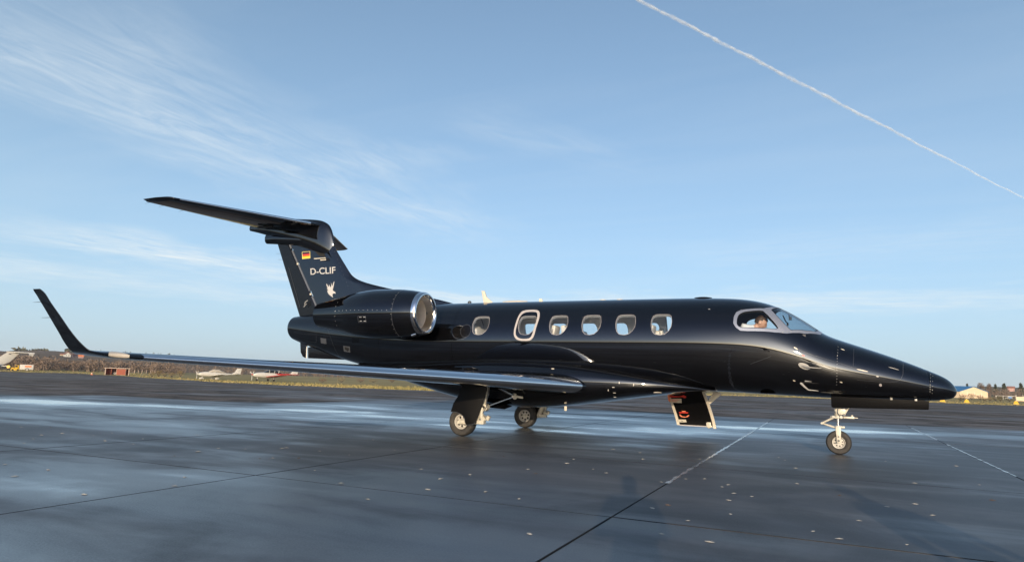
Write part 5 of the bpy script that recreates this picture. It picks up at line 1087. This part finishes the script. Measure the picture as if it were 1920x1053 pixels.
# hangar
def hangar():
    D = 330; A, B, Cc = (at_dist(1800, 735.0, D-8), at_dist(1832.4, 725.3, D+2), at_dist(1851.8, 733.2, D+6)); z0 = ground_at(1825, D)[2]
    wv = Cc-A; wv[2] = 0; W_ = np.linalg.norm(wv); wv /= W_; nv = np.array([-wv[1], wv[0], 0.]); f_, _ = rgt(1825); nv = nv if nv@f_ > 0 else -nv
    back = nv*34.
    ea = (A[2]+Cc[2])/2; mid = (A+Cc)/2; ap = B[2]; base = np.array([mid[0], mid[1], z0])
    t = empty('hangar', base); tag(t, 'cream walled hangar with a bright blue pitched roof', 'hangar'); L_ = lambda p: tuple(np.array(p)-base)
    a0 = mid-wv*W_/2; c0 = mid+wv*W_/2; g = lambda p, z: L_((p[0], p[1], z))
    gp = [g(a0, z0-.2), g(c0, z0-.2), g(c0, ea), g(mid, ap), g(a0, ea)]
    MB().prism(gp, tuple(nv*.3)).done('gable_wall', 'cream_wall', t)
    b0, bc, bm = a0+back, c0+back, mid+back
    MB().prism([g(a0+nv*.31, z0-.2), g(a0+nv*.31, ea-.05), g(b0, ea-.05), g(b0, z0-.2)], tuple(wv*.25)).done('side_wall', 'cream_wall', t); MB().prism([g(c0+nv*.31, z0-.2), g(c0+nv*.31, ea-.05), g(bc, ea-.05), g(bc, z0-.2)], tuple(-wv*.25)).done('side_wall', 'cream_wall', t)
    e_ = -nv*.35
    MB().prism([g(mid+e_, ap+.12), g(a0+e_-wv*.4, ea-.02), g(b0-wv*.4, ea-.02), g(bm, ap+.12)], (0, 0, .14)).done('roof_slope', 'blue_roof', t); MB().prism([g(mid+e_, ap+.125), g(c0+e_+wv*.4, ea-.02), g(bc+wv*.4, ea-.02), g(bm, ap+.125)], (0, 0, .14)).done('roof_slope', 'blue_roof', t)
    for s_ in (-.25, 0., .25): MB().box(np.array(g(mid+wv*W_*s_-nv*.06, (z0+ea)/2)), (.12, .12, ea-z0)).done('wall_seam', 'white_paint', t)
    MB().prism([g(mid-wv*W_*.28-nv*.05, z0), g(mid+wv*W_*.28-nv*.05, z0), g(mid+wv*W_*.28-nv*.05, ea-.7), g(mid-wv*W_*.28-nv*.05, ea-.7)], tuple(nv*.1)).done('sliding_door', 'cream_wall', t)
hangar()
# houses on the hill
def house(px, py, wpx, hpx, D, wall, roof, label, gable=True):
    q = at_dist(px, py, D); f_, r_ = rgt(px); t = empty('house', q); t.rotation_euler = (0, 0, math.atan2(r_[1], r_[0])+.15); tag(t, label, 'house', 'houses on the hill'); ca = float(rgt(px)[0]@_f); k = D/FPX*ca; w, h = wpx*k*ca, hpx*k
    if gable: MB().prism([(-w/2, 0, -4), (w/2, 0, -4), (w/2, 0, h*.4), (0, 0, h), (-w/2, 0, h*.4)], (0, w*1.1, 0)).done('wall', wall, t); V = [((-w/2-.5, -.4, h*.35), (0, -.4, h+.25)), ((w/2+.5, -.4, h*.35), (0, -.4, h+.26))]
    else: MB().box((0, w*.25, h*.24-.5), (w, w*.5, h*.48+1)).done('wall', wall, t); V = [((-w/2-.4, -.4, h*.5), (-w/2-.4, w*.25, h)), ]
    if gable:
        for a, b_ in V: MB().prism([a, b_, (b_[0], w*1.15, b_[2]), (a[0], w*1.15, a[2])], (0, 0, .4)).done('roof_slope', roof, t)
        for x in (-.2, .2): MB().box((x*w, -.05, h*.2), (w*.12, .1, h*.18)).done('window', 'window_dark', t)
    else:
        MB().prism([(-w/2-.4, -.4, h*.48), (w/2+.4, -.4, h*.48), (w/2+.4, w*.25, h), (-w/2-.4, w*.25, h)], (0, 0, .3)).done('roof_slope', roof, t)
        for x in (-.3, 0, .3): MB().box((x*w, -.05, h*.12), (w*.10, .1, h*.22)).done('window', 'window_dark', t)
house(126.5, 667.5, 12, 7.5, 640, 'white_paint', 'roof_tile', 'white gabled house with two dark windows on the hill'); house(59, 665.5, 8, 4, 600, 'white_paint', 'white_paint', 'low house with a pale roof in the brown wood on the hill', False)
house(116, 666.5, 7, 4, 660, 'cream_wall', 'roof_tile', 'small cream house beside the white gabled house', False); house(141, 668, 9, 4.5, 650, 'pink_wall', 'roof_tile', 'pinkish house next to the white gabled house', False); house(152, 669.5, 9, 4, 620, 'pink_wall', 'orange_paint', 'pinkish house with a bright orange roof on the hill', False)
house(1896, 730.5, 13, 6, 560, 'pink_wall', 'roof_tile', 'red roofed house among the conifers above the cream container', False)

# ---- light aircraft on the grass
def lightplane(px, py, lenpx, yaw, cols, label, spats, cover):
    """nose towards -x of its own frame; L = overall length"""
    S = Local('light_aircraft', px, py, yaw=yaw); Ln = lenpx*S.k; u_ = Ln/7.4; tag(S.e, label, 'light aircraft'); body_, stripe, wingc = cols
    def ell(name, st, m, n=20, e=2.2):
        st = np.array(st, float); xq = np.linspace(st[0, 0], st[-1, 0], 36); rr = [pchip(st[:, 0], st[:, j], xq) for j in (1, 2, 3)]; rings = []
        for x, zt, zb, hw in zip(xq, *rr): rings.append([(x*u_, u_*hw*math.copysign(abs(math.cos(t))**(2/e), math.cos(t)), u_*((zt+zb)/2+(zt-zb)/2*math.copysign(abs(math.sin(t))**(2/e), math.sin(t)))) for t in np.linspace(0, 2*math.pi, n, endpoint=False)])
        return S.part(name, MB().loft(rings), m, True)
    fz = ell('fuselage', [(-3.5, 1.08, .98, .05), (-3.35, 1.25, .78, .26), (-2.7, 1.36, .62, .46), (-1.6, 1.42, .52, .54), (-.3, 1.42, .52, .54), (.8, 1.30, .66, .38), (2.2, 1.18, .92, .17), (3.6, 1.15, 1.02, .07)], body_)
    ell('canopy', [(-1.75, 1.40, 1.30, .25), (-1.3, 1.66, 1.28, .44), (-.7, 1.86, 1.25, .48), (0, 1.84, 1.22, .46), (.7, 1.58, 1.18, .34), (1.3, 1.32, 1.15, .2)], 'tan_cover' if cover else 'window_dark')
    if not cover:
        for x in (-1.05, -.2, .5): S.part('canopy_frame', MB().tube([(x*u_, -.50*u_, 1.30*u_), (x*u_+.1*u_, -.42*u_, 1.66*u_), (x*u_+.12*u_, 0, 1.88*u_), (x*u_+.1*u_, .42*u_, 1.66*u_), (x*u_, .5*u_, 1.30*u_)], .045*u_, 6), body_, True)
        S.part('side_stripe', MB().box((.9*u_, -.36*u_, 1.16*u_), (3.4*u_, .16*u_, .20*u_)), stripe, bevel=.04)
    else: S.part('cover_strap', MB().tube([(-.6*u_, -.56*u_, .8*u_), (-.6*u_, -.52*u_, 1.5*u_), (-.6*u_, 0, 1.90*u_), (-.6*u_, .52*u_, 1.5*u_), (-.6*u_, .56*u_, .8*u_)], .03*u_, 6), body_, True)
    def surf(name, pts, m):                              # (root LE, root TE, tip TE, tip LE) flat with thickness
        P = [np.array(p)*u_ for p in pts]; S.part(name, MB().prism([tuple(p) for p in P], (0, 0, .09*u_)), m, bevel=.03*u_)
    for s_ in (-1, 1):
        surf('wing', [(-1.5, s_*.35, .66), (.1, s_*.35, .66), (-.05, s_*4.6, .98), (-1.05, s_*4.6, .98)], wingc); surf('tailplane', [(2.7, s_*.05, 1.12), (3.55, s_*.05, 1.12), (3.5, s_*1.5, 1.14), (2.95, s_*1.5, 1.14)], wingc)
    S.part('fin', MB().prism([(2.3*u_, -.04*u_, 1.1*u_), (3.62*u_, -.04*u_, 1.05*u_), (3.85*u_, -.04*u_, 2.12*u_), (3.3*u_, -.04*u_, 2.14*u_), (2.9*u_, -.04*u_, 1.45*u_)], (0, .08*u_, 0)), body_, bevel=.02*u_)
    S.part('rudder', MB().prism([(3.64*u_, -.03*u_, 1.06*u_), (3.92*u_, -.03*u_, 1.15*u_), (4.1*u_, -.03*u_, 2.1*u_), (3.87*u_, -.03*u_, 2.12*u_)], (0, .06*u_, 0)), body_)
    S.part('spinner', MB().lathe([(0, .001), (.1*u_, .09*u_), (.26*u_, .15*u_)], (-3.74*u_, 0, 1.03*u_), (1, 0, 0), 16), stripe, True)
    for a in (.5, .5+2*math.pi/3, .5+4*math.pi/3): S.part('propeller_blade', MB().prism([(-3.6*u_, u_*(r_*math.cos(a)-w_*math.sin(a)), u_*(1.03+r_*math.sin(a)+w_*math.cos(a))) for r_, w_ in ((.08, -.04), (.5, -.085), (.9, -.04), (.9, .04), (.5, .085), (.08, .04))], (.04*u_, 0, 0)), body_)
    for x, y in ((-2.75, 0), (-.45, -1.1), (-.45, 1.1)):
        S.part('gear_leg', MB().tube([(x*u_+.1*u_, y*.5*u_, .62*u_), (x*u_, y*u_, .2*u_)], .05*u_, 8), body_, True)
        S.part('wheel', MB().lathe([(-.07*u_, .001), (-.07*u_, .15*u_), (.07*u_, .19*u_), (.07*u_, .001)], (x*u_, y*u_, .19*u_), (0, 1, 0), 18), 'rubber', True)
        if spats: ring = [[(x*u_+u_*a*.42, y*u_+u_*.13*b_*math.cos(t), u_*(.24+.02*a)+u_*.17*b_*math.sin(t)) for t in np.linspace(0, 2*math.pi, 12, endpoint=False)] for a, b_ in ((-1, .1), (-.7, .8), (-.2, 1), (.3, .85), (1, .15))]; S.part('wheel_spat', MB().loft(ring), body_, True)
lightplane(408, 711.8, 80, .32, ('white_paint', 'white_paint', 'white_paint'), 'white light aircraft with a tan cover over its canopy parked on the grass', True, True)
lightplane(513, 714.6, 88, .42, ('white_paint', 'red_paint', 'red_paint'), 'white light aircraft with red wings and red tail stripe parked on the grass', False, False)
# ---- white T-tail jet at the left edge
def far_jet():
    S = Local('white_jet', -70, 694.5, yaw=.15); k = S.k; tag(S.e, 'white jet whose swept T tail shows behind the drum truck', 'jet'); z0 = 0.
    X = lambda px: (px+70)*k
    st = [(-150, 7, 5, .3), (-135, 13, 3, .8), (-100, 17, 2.5, 1.15), (20, 17, 2.5, 1.15), (40, 17, 6, .8), (62, 17, 11, .3), (67, 16, 13, .1)]; st = np.array(st, float); xq = np.linspace(-150, 67, 50); rr = [pchip(st[:, 0], st[:, j], xq) for j in (1, 2, 3)]
    S.part('fuselage', MB().loft([[(x*k, hw*math.cos(t), k*((zt+zb)/2+(zt-zb)/2*math.sin(t))) for t in np.linspace(0, 2*math.pi, 24, endpoint=False)] for x, zt, zb, hw in zip(xq, *rr)]), 'white_paint', True)
    fp = [(-6+70, 15.5), (-36+70, 15.5), (-12+70, 30), (2+70, 42), (25+70, 42), (22+70, 38), (16+70, 30), (9+70, 22), (0+70, 16)]
    S.part('fin', MB().prism([(a*k, -.12, b_*k) for a, b_ in fp], (0, .24, 0)), 'white_paint', bevel=.04); S.part('fin_badge', MB().box((77*k, -.135, 38.5*k), (4.5*k, .02, 1.6*k)), 'dark_metal')
    for s_ in (-1, 1): S.part('tailplane', MB().prism([(70*k, s_*.05, 42.6*k), (98*k, s_*.05, 42.6*k), (117*k, s_*3.4, 41.4*k), (104*k, s_*3.4, 41.4*k)], (0, 0, .14)), 'white_paint', bevel=.03); S.part('engine', MB().lathe([(0, .5), (.6, .62), (2., .6), (3.2, .42)], (24*k, s_*1.9, 15*k), (1, 0, 0), 20), 'white_paint', True); S.part('wing', MB().prism([(-50*k, s_*.8, 4*k), (-10*k, s_*.8, 4*k), (10*k, s_*8, 6*k), (0, s_*8, 6*k)], (0, 0, .2)), 'white_paint', bevel=.04); S.part('main_wheel', MB().lathe([(-.1, .001), (-.1, .3), (.1, .36), (.1, .001)], (-20*k, s_*1.6, .36), (0, 1, 0), 16), 'rubber', True); S.part('gear_leg', MB().tube([(-20*k, s_*1.5, .3), (-20*k, s_*1.4, 4*k)], .08, 8), 'white_paint', True)
    S.part('nose_wheel', MB().lathe([(-.08, .001), (-.08, .25), (.08, .28), (.08, .001)], (-125*k, 0, .28), (0, 1, 0), 16), 'rubber', True); S.part('nose_leg', MB().tube([(-125*k, 0, .25), (-125*k, 0, 4*k)], .07, 8), 'white_paint', True)
far_jet()

# ---- pale flecks: fallen leaves and shell bits on the apron
leafm = []
for v in range(4):
    n = 7; r_ = np.random.default_rng(300+v); t = np.linspace(0, 2*math.pi, n, endpoint=False); rr = r_.uniform(.5, 1.1, n)
    V = [(a*math.cos(b_), a*.55*math.sin(b_), .1*r_.uniform(0, 1.)) for a, b_ in zip(rr, t)]+[(0, 0, .28)]
    me = bpy.data.meshes.new('fleck'); me.from_pydata(V, [], [(i, (i+1) % n, n) for i in range(n)]); leafm.append(me)
mat('pale_leaf', (.48, .44, .37), .6); mat('brown_leaf', (.16, .10, .055), .7)
for i, me in enumerate(leafm): me.materials.append(MATS['pale_leaf'] if i < 3 else MATS['brown_leaf'])
fpx_ = [(40, 800), (45, 830), (62, 822), (78, 815), (95, 800), (116, 812), (175, 816), (198, 826), (210, 811), (250, 832), (268, 822), (270, 803), (370, 815), (327, 854), (372, 846), (410, 840), (346, 894), (328, 910), (460, 841), (530, 840), (538, 839), (512, 858), (487, 859), (590, 881), (700, 824), (740, 843), (790, 879), (802, 917), (825, 897), (882, 889), (910, 921), (944, 855), (1013, 828), (1080, 835), (1075, 860), (1150, 842), (1200, 848), (1205, 860), (1062, 868), (990, 879), (1005, 887), (1137, 886), (1240, 903), (1285, 897), (1321, 897), (1354, 912), (1365, 908), (1376, 924), (1366, 937), (1252, 946), (1224, 952), (1370, 963), (973, 934), (994, 1000), (1312, 860), (1460, 857), (1472, 862), (1492, 877), (1574, 928), (1574, 1009), (1524, 995), (1660, 864), (1662, 949), (1715, 905), (1748, 965), (1792, 873), (1836, 908), (1860, 937), (1715, 944), (1494, 906), (30, 892), (10, 870), (158, 926), (90, 880), (600, 845), (655, 852), (560, 858), (1112, 879), (1330, 1015), (1700, 1020), (1290, 975), (1410, 930), (1610, 975), (640, 905), (690, 935), (845, 860), (1240, 1000)]
for j, (a, b_) in enumerate(fpx_):
    p = un(a, b_, 'z', 0.002); v = 3 if j % 9 == 4 else j % 3; o = link('fallen_leaf', leafm[v]); s = rng.uniform(.022, .05)*(1.25 if j % 7 == 0 else 1); o.scale = (s, s, s*.6); o.rotation_euler = (0, 0, rng.uniform(0, 6.28)); o.location = tuple(p)
    tag(o, 'small brown leaf lying on the wet apron slabs' if v == 3 else 'small pale leaf fleck lying on the wet apron slabs', 'leaf', 'brown leaves on the apron' if v == 3 else 'pale leaf flecks on the apron')

# ---- contrail: a long line of small bright puffs, some nine kilometres up
def contrail():
    """three nested ragged tubes of thin vapour, nine kilometres up"""
    H = 9000.; r_ = np.random.default_rng(5); n = 360; m = bpy.data.materials.new('vapour'); m.use_nodes = True; nt = m.node_tree; nt.nodes.clear(); Lk = nt.links.new
    o_ = nn(nt, 'ShaderNodeOutputMaterial'); t = nn(nt, 'ShaderNodeBsdfTransparent'); d_ = nn(nt, 'ShaderNodeBsdfDiffuse'); d_.inputs[0].default_value = (.9, .94, .98, 1); tl = nn(nt, 'ShaderNodeBsdfTranslucent'); tl.inputs[0].default_value = (.9, .94, .98, 1)
    m1 = nn(nt, 'ShaderNodeMixShader'); m1.inputs[0].default_value = .5; Lk(d_.outputs[0], m1.inputs[1]); Lk(tl.outputs[0], m1.inputs[2]); m2 = nn(nt, 'ShaderNodeMixShader')
    g = nn(nt, 'ShaderNodeNewGeometry'); no = nn(nt, 'ShaderNodeTexNoise', ins={'Scale': .004, 'Detail': 3., 'Roughness': .5}); Lk(g.outputs['Position'], no.inputs['Vector']); mr = nn(nt, 'ShaderNodeMapRange'); Lk(no.outputs[0], mr.inputs[0])
    for i, v in enumerate((.30, .66, .05, .26)): mr.inputs[1+i].default_value = v
    Lk(mr.outputs[0], m2.inputs[0]); Lk(t.outputs[0], m2.inputs[1]); Lk(m1.outputs[0], m2.inputs[2]); Lk(m2.outputs[0], o_.inputs[0]); MATS['vapour'] = m
    pxs = np.linspace(1100, 2000, n); ctr = []; wid = []
    for px in pxs:
        py = (px-1197)*(372./723.); c = un(px, py, 'z', H); d = np.linalg.norm(c-CAM); ctr.append(c+np.array([0, 0, d/FPX*(.7*math.sin(px*.05)+.4*math.sin(px*.17+1))])); wid.append(d/FPX*.66*(4.6 if px < 1500 else max(4.6-3.2*(px-1500)/420, 1.2))*(1+.12*math.sin(px*.09)+.10*math.sin(px*.31)))
    mb = MB()
    for f_ in (1., .68, .38):
        jit = [w*f_*(1+r_.normal(0, .03)) for w in wid]; mb.tube([c+r_.normal(0, w*.03, 3) for c, w in zip(ctr, wid)], jit, 10, False)
    o = mb.done('contrail', 'vapour', None, True, 180); tag(o, 'long straight white contrail crossing the blue sky', 'contrail')
contrail()

# ---- people
def skin_body(name, J, E_, mats, assign, parent=None, root=0, sub=2):
    """one continuous body grown from a skeleton; J = {joint: (x, y, z, radius)}"""
    keys = list(J); idx = {k: i for i, k in enumerate(keys)}
    me = bpy.data.meshes.new(name); me.from_pydata([J[k][:3] for k in keys], [(idx[a], idx[b_]) for a, b_ in E_], []); o = bpy.data.objects.new(name, me); COL.objects.link(o)
    md = o.modifiers.new('skin', 'SKIN'); md.use_smooth_shade = True
    sv = me.skin_vertices[0].data
    for k in keys: r_ = J[k][3]; sv[idx[k]].radius = r_ if isinstance(r_, tuple) else (r_, r_); sv[idx[k]].use_root = (idx[k] == root)
    ms = o.modifiers.new('sub', 'SUBSURF'); ms.levels = sub; ms.render_levels = sub
    bpy.context.view_layer.update(); dg = bpy.context.evaluated_depsgraph_get(); new = bpy.data.meshes.new_from_object(o.evaluated_get(dg)); bpy.data.objects.remove(o)
    for m in mats: new.materials.append(MATS[m])
    for p in new.polygons: p.material_index = assign(p.center); p.use_smooth = True
    return link(name, new, parent)
def head_mesh(name, c, fwd, tilt, parent, s=1.):
    """head with brow, nose, ears and jaw, as a child of the body; fwd = yaw, tilt = nod"""
    n, mr = 28, 20; V = []
    for i in range(mr+1):
        ph = math.pi*i/mr; z = math.cos(ph); rr = math.sin(ph)
        for k in range(n):
            t = 2*math.pi*k/n; x = rr*math.cos(t); y = rr*math.sin(t); fx = max(math.cos(t), 0)
            X = .098*x*(1-.10*max(-z, 0)); Yv = .076*y*(1-.28*max(-z-.1, 0)); Zv = .118*z
            if z < -.25: X += .018*fx*rr
            if -.35 < z < .12 and abs(y) < .2 and x > 0: X += .024*(1-abs(z+.16)/.3)*(1-abs(y)/.2) if abs(z+.16) < .3 else 0
            if .0 < z < .3 and x > .5: X += .004
            if abs(z-.02) < .09 and .22 < abs(y) < .5 and x > 0: X -= .009
            if abs(z+.55) < .05 and x > .4: X -= .004
            V.append((X*s, Yv*s, Zv*s))
    F = [(i*n+k, i*n+(k+1) % n, (i+1)*n+(k+1) % n, (i+1)*n+k) for i in range(mr) for k in range(n)]
    cy, sy, ct, st_ = math.cos(fwd), math.sin(fwd), math.cos(tilt), math.sin(tilt)
    def tr(p): x, y, z = p; x, z = x*ct+z*st_, -x*st_+z*ct; return (c[0]+x*cy-y*sy, c[1]+x*sy+y*cy, c[2]+z)
    mb = MB().add([tr(p) for p in V], F)
    for e in (-1, 1): mb.lathe([(-.010*s, .001), (-.008*s, .026*s), (.004*s, .030*s), (.008*s, .018*s), (.004*s, .001)], tr((-.004*s, e*.079*s, -.012*s)), (sy*-e*.6+.2, cy*e, 0), 12)
    h = mb.done(name, 'skin', parent, True, 180)
    hv = []; 
    for i in range(mr+1):
        ph = math.pi*i/mr; z = math.cos(ph); rr = math.sin(ph)
        for k in range(n): t = 2*math.pi*k/n; w = 1+.03*math.sin(5*t)+.02*math.sin(9*t+i); hv.append((.108*rr*math.cos(t)*w*s-.006, .084*rr*math.sin(t)*w*s, .126*z*s*w+.006))
    keep = [f for f in F if all((hv[j][2] > .055*s or (hv[j][0] < -.012*s and hv[j][2] > -.06*s) or (hv[j][0] < .035*s and hv[j][2] > .02*s)) for j in f)]
    MB().add([tr(p) for p in hv], keep).done('hair', 'hair', parent, True, 180)
    for e in (-1, 1): MB().lathe([(0, .001), (.004, .010*s), (.008, .001)], tr((.086*s, e*.03*s, .004*s)), (cy, sy, 0), 10).done('eye', 'dark_void', parent, True)
    return h
def hand(parent, c, d, up, side_, curl, m='skin'):
    """palm and five fingers; d = direction of the fingers, up = back of the hand"""
    d = np.array(d, float); d /= np.linalg.norm(d); up = np.array(up, float); up -= d*(up@d); up /= np.linalg.norm(up); w = np.cross(d, up)*side_; c = np.array(c, float); mb = MB()
    mb.tube([c, c+d*.04, c+d*.085], [.026, .036, .034], 10)
    for k, (o_, L_) in enumerate(((-.030, .068), (-.010, .078), (.010, .074), (.029, .058))):
        p = c+d*.08+w*o_; q = p+d*L_*.45-up*L_*.2*curl; r_ = q+d*L_*.3-up*L_*.45*curl; mb.tube([p, q, r_], [.0098, .009, .0075], 7)
    p = c+d*.025-w*.034; mb.tube([p, p-w*.022+d*.03-up*.01, p-w*.018+d*.058-up*.022], [.013, .011, .009], 7); return mb.done('hand', m, parent, True, 180)
hp = un(1426, 604, 'y', -.36)
def pilot():
    x, z = float(hp[0]), float(hp[2]); y = -.36; zs = 1.36+.42
    root = empty('person', (0, 0, 0)); tag(root, 'person in a white shirt looking down in the cockpit side window', 'person')
    J = {'hip': (x-.30, y, zs, .15), 'waist': (x-.30, y, zs+.15, (.15, .12)), 'chest': (x-.24, y, zs+.30, (.17, .12)), 'neckb': (x-.15, y, z-.17, (.09, .08)), 'neck': (x-.08, y, z-.10, .052), 'skull': (x-.02, y, z-.02, .055)}
    E_ = [('hip', 'waist'), ('waist', 'chest'), ('chest', 'neckb'), ('neckb', 'neck'), ('neck', 'skull')]
    for s_, t in ((-1, 'l'), (1, 'r')):
        J['sh'+t] = (x-.18, y+s_*.17, z-.20, .068); J['el'+t] = (x-.10, y+s_*.21, zs+.14, .045); J['wr'+t] = (x+.14, y+s_*.12, zs+.12, .03); J['kn'+t] = (x+.12, y+s_*.12, zs-.02, .07); J['an'+t] = (x+.30, y+s_*.11, zs-.30, .045); J['to'+t] = (x+.42, y+s_*.11, zs-.34, .04)
        E_ += [('neckb', 'sh'+t), ('sh'+t, 'el'+t), ('el'+t, 'wr'+t), ('hip', 'kn'+t), ('kn'+t, 'an'+t), ('an'+t, 'to'+t)]
    skin_body('body', J, E_, ['shirt', 'skin', 'trousers'], lambda c: 1 if c.z > z-.125 and abs(c.y-y) < .1 and c.x > x-.11 else (2 if c.z < zs-.03+.06*(c.x > x-.2) and c.z < zs+.05 else 0), root)
    head_mesh('head', (x+.01, y, z), 0., .55, root, 1.0)
    for s_ in (-1, 1): hand(root, (x+.13, y+s_*.12, zs+.12), (1, -s_*.3, -.1), (0, 0, 1), s_, 1.)
pilot()
def standing(o0, head_yaw, label, jacket, raised, hgt=1.):
    """someone standing on the slabs behind the camera, whose long shadow falls into the view"""
    f_ = np.array([_f[0], _f[1], 0.]); f_ /= np.linalg.norm(f_); root = empty('person', tuple(o0)); root.rotation_euler = (0, 0, math.atan2(f_[1], f_[0])+head_yaw); tag(root, label, 'person')
    J = {'hip': (-.02, 0, .90, (.17, .13)), 'waist': (-.01, 0, 1.06, (.16, .13)), 'chest': (0, 0, 1.27, (.19, .14)), 'neckb': (.0, 0, 1.43, (.10, .09)), 'neck': (.02, 0, 1.50, .055), 'skull': (.035, 0, 1.58, .06)}
    E_ = [('hip', 'waist'), ('waist', 'chest'), ('chest', 'neckb'), ('neckb', 'neck'), ('neck', 'skull')]
    for s_, t in ((-1, 'l'), (1, 'r')):
        J['sh'+t] = (0, s_*.19, 1.38, .075)
        if raised: J['el'+t] = (.10, s_*.25, 1.13, .055); J['wr'+t] = (.34, s_*.09, 1.10, .034)
        else: J['el'+t] = (-.03, s_*.27, 1.10, .055); J['wr'+t] = (.04, s_*.28, .86, .034)
        J['th'+t] = (-.02, s_*.10, .78, .095); J['kn'+t] = (.02, s_*.12, .47, .068); J['an'+t] = (-.02, s_*.13, .09, .05); J['to'+t] = (.14, s_*.15, .05, .042)
        E_ += [('neckb', 'sh'+t), ('sh'+t, 'el'+t), ('el'+t, 'wr'+t), ('hip', 'th'+t), ('th'+t, 'kn'+t), ('kn'+t, 'an'+t), ('an'+t, 'to'+t)]
    skin_body('body', J, E_, [jacket, 'skin', 'trousers'], lambda c: 1 if c.z > 1.475 else (2 if c.z < .93 and abs(c.y) < .24 else 0), root)
    head_mesh('head', (.045, 0, 1.615), 0., .25 if raised else .05, root, 1.03)
    for s_ in (-1, 1):
        if raised: hand(root, (.345, s_*.085, 1.10), (.75, -s_*.35, .1), (-.2, s_*.8, .4), s_, 1.3)
        else: hand(root, (.045, s_*.28, .85), (.15, 0, -1), (0, s_, 0), s_, .5)
    return root
fwd_ = np.array([_f[0], _f[1], 0.]); fwd_ /= np.linalg.norm(fwd_)
ph_o = CAM*np.array([1, 1, 0])-fwd_*.62
pr = standing(ph_o, 0., 'person in a dark jacket holding up a phone whose long shadow falls across the slabs', 'jacket', True)
ph = MB().box((.47, 0, 1.115), (.009, .155, .072)).done('mobile_phone', 'dark_metal', None, bevel=.003); ph.location = tuple(ph_o); ph.rotation_euler = pr.rotation_euler; tag(ph, 'dark mobile phone held up in the photographer\'s hands', 'phone')
standing(np.array([.50, -12.62, 0.]), -.25, 'person in a dark jacket standing with arms down beside the photographer', 'jacket', False)

# ---- haze: one box of thin air over field and hills
def haze():
    m = bpy.data.materials.new('haze'); m.use_nodes = True; nt = m.node_tree; nt.nodes.clear(); o_ = nn(nt, 'ShaderNodeOutputMaterial'); v = nn(nt, 'ShaderNodeVolumePrincipled')
    v.inputs['Color'].default_value = (.86, .92, 1., 1); v.inputs['Density'].default_value = .00014; v.inputs['Anisotropy'].default_value = .2; nt.links.new(v.outputs[0], o_.inputs['Volume'])
    mb = MB(); mb.box((-100, 300, 24.), (3600, 3600, 54.)); o = mb.done('haze', m); o['kind'] = 'stuff'; o['label'] = 'thin pale haze hanging over the airfield and the far hill'; o['category'] = 'haze'
haze()
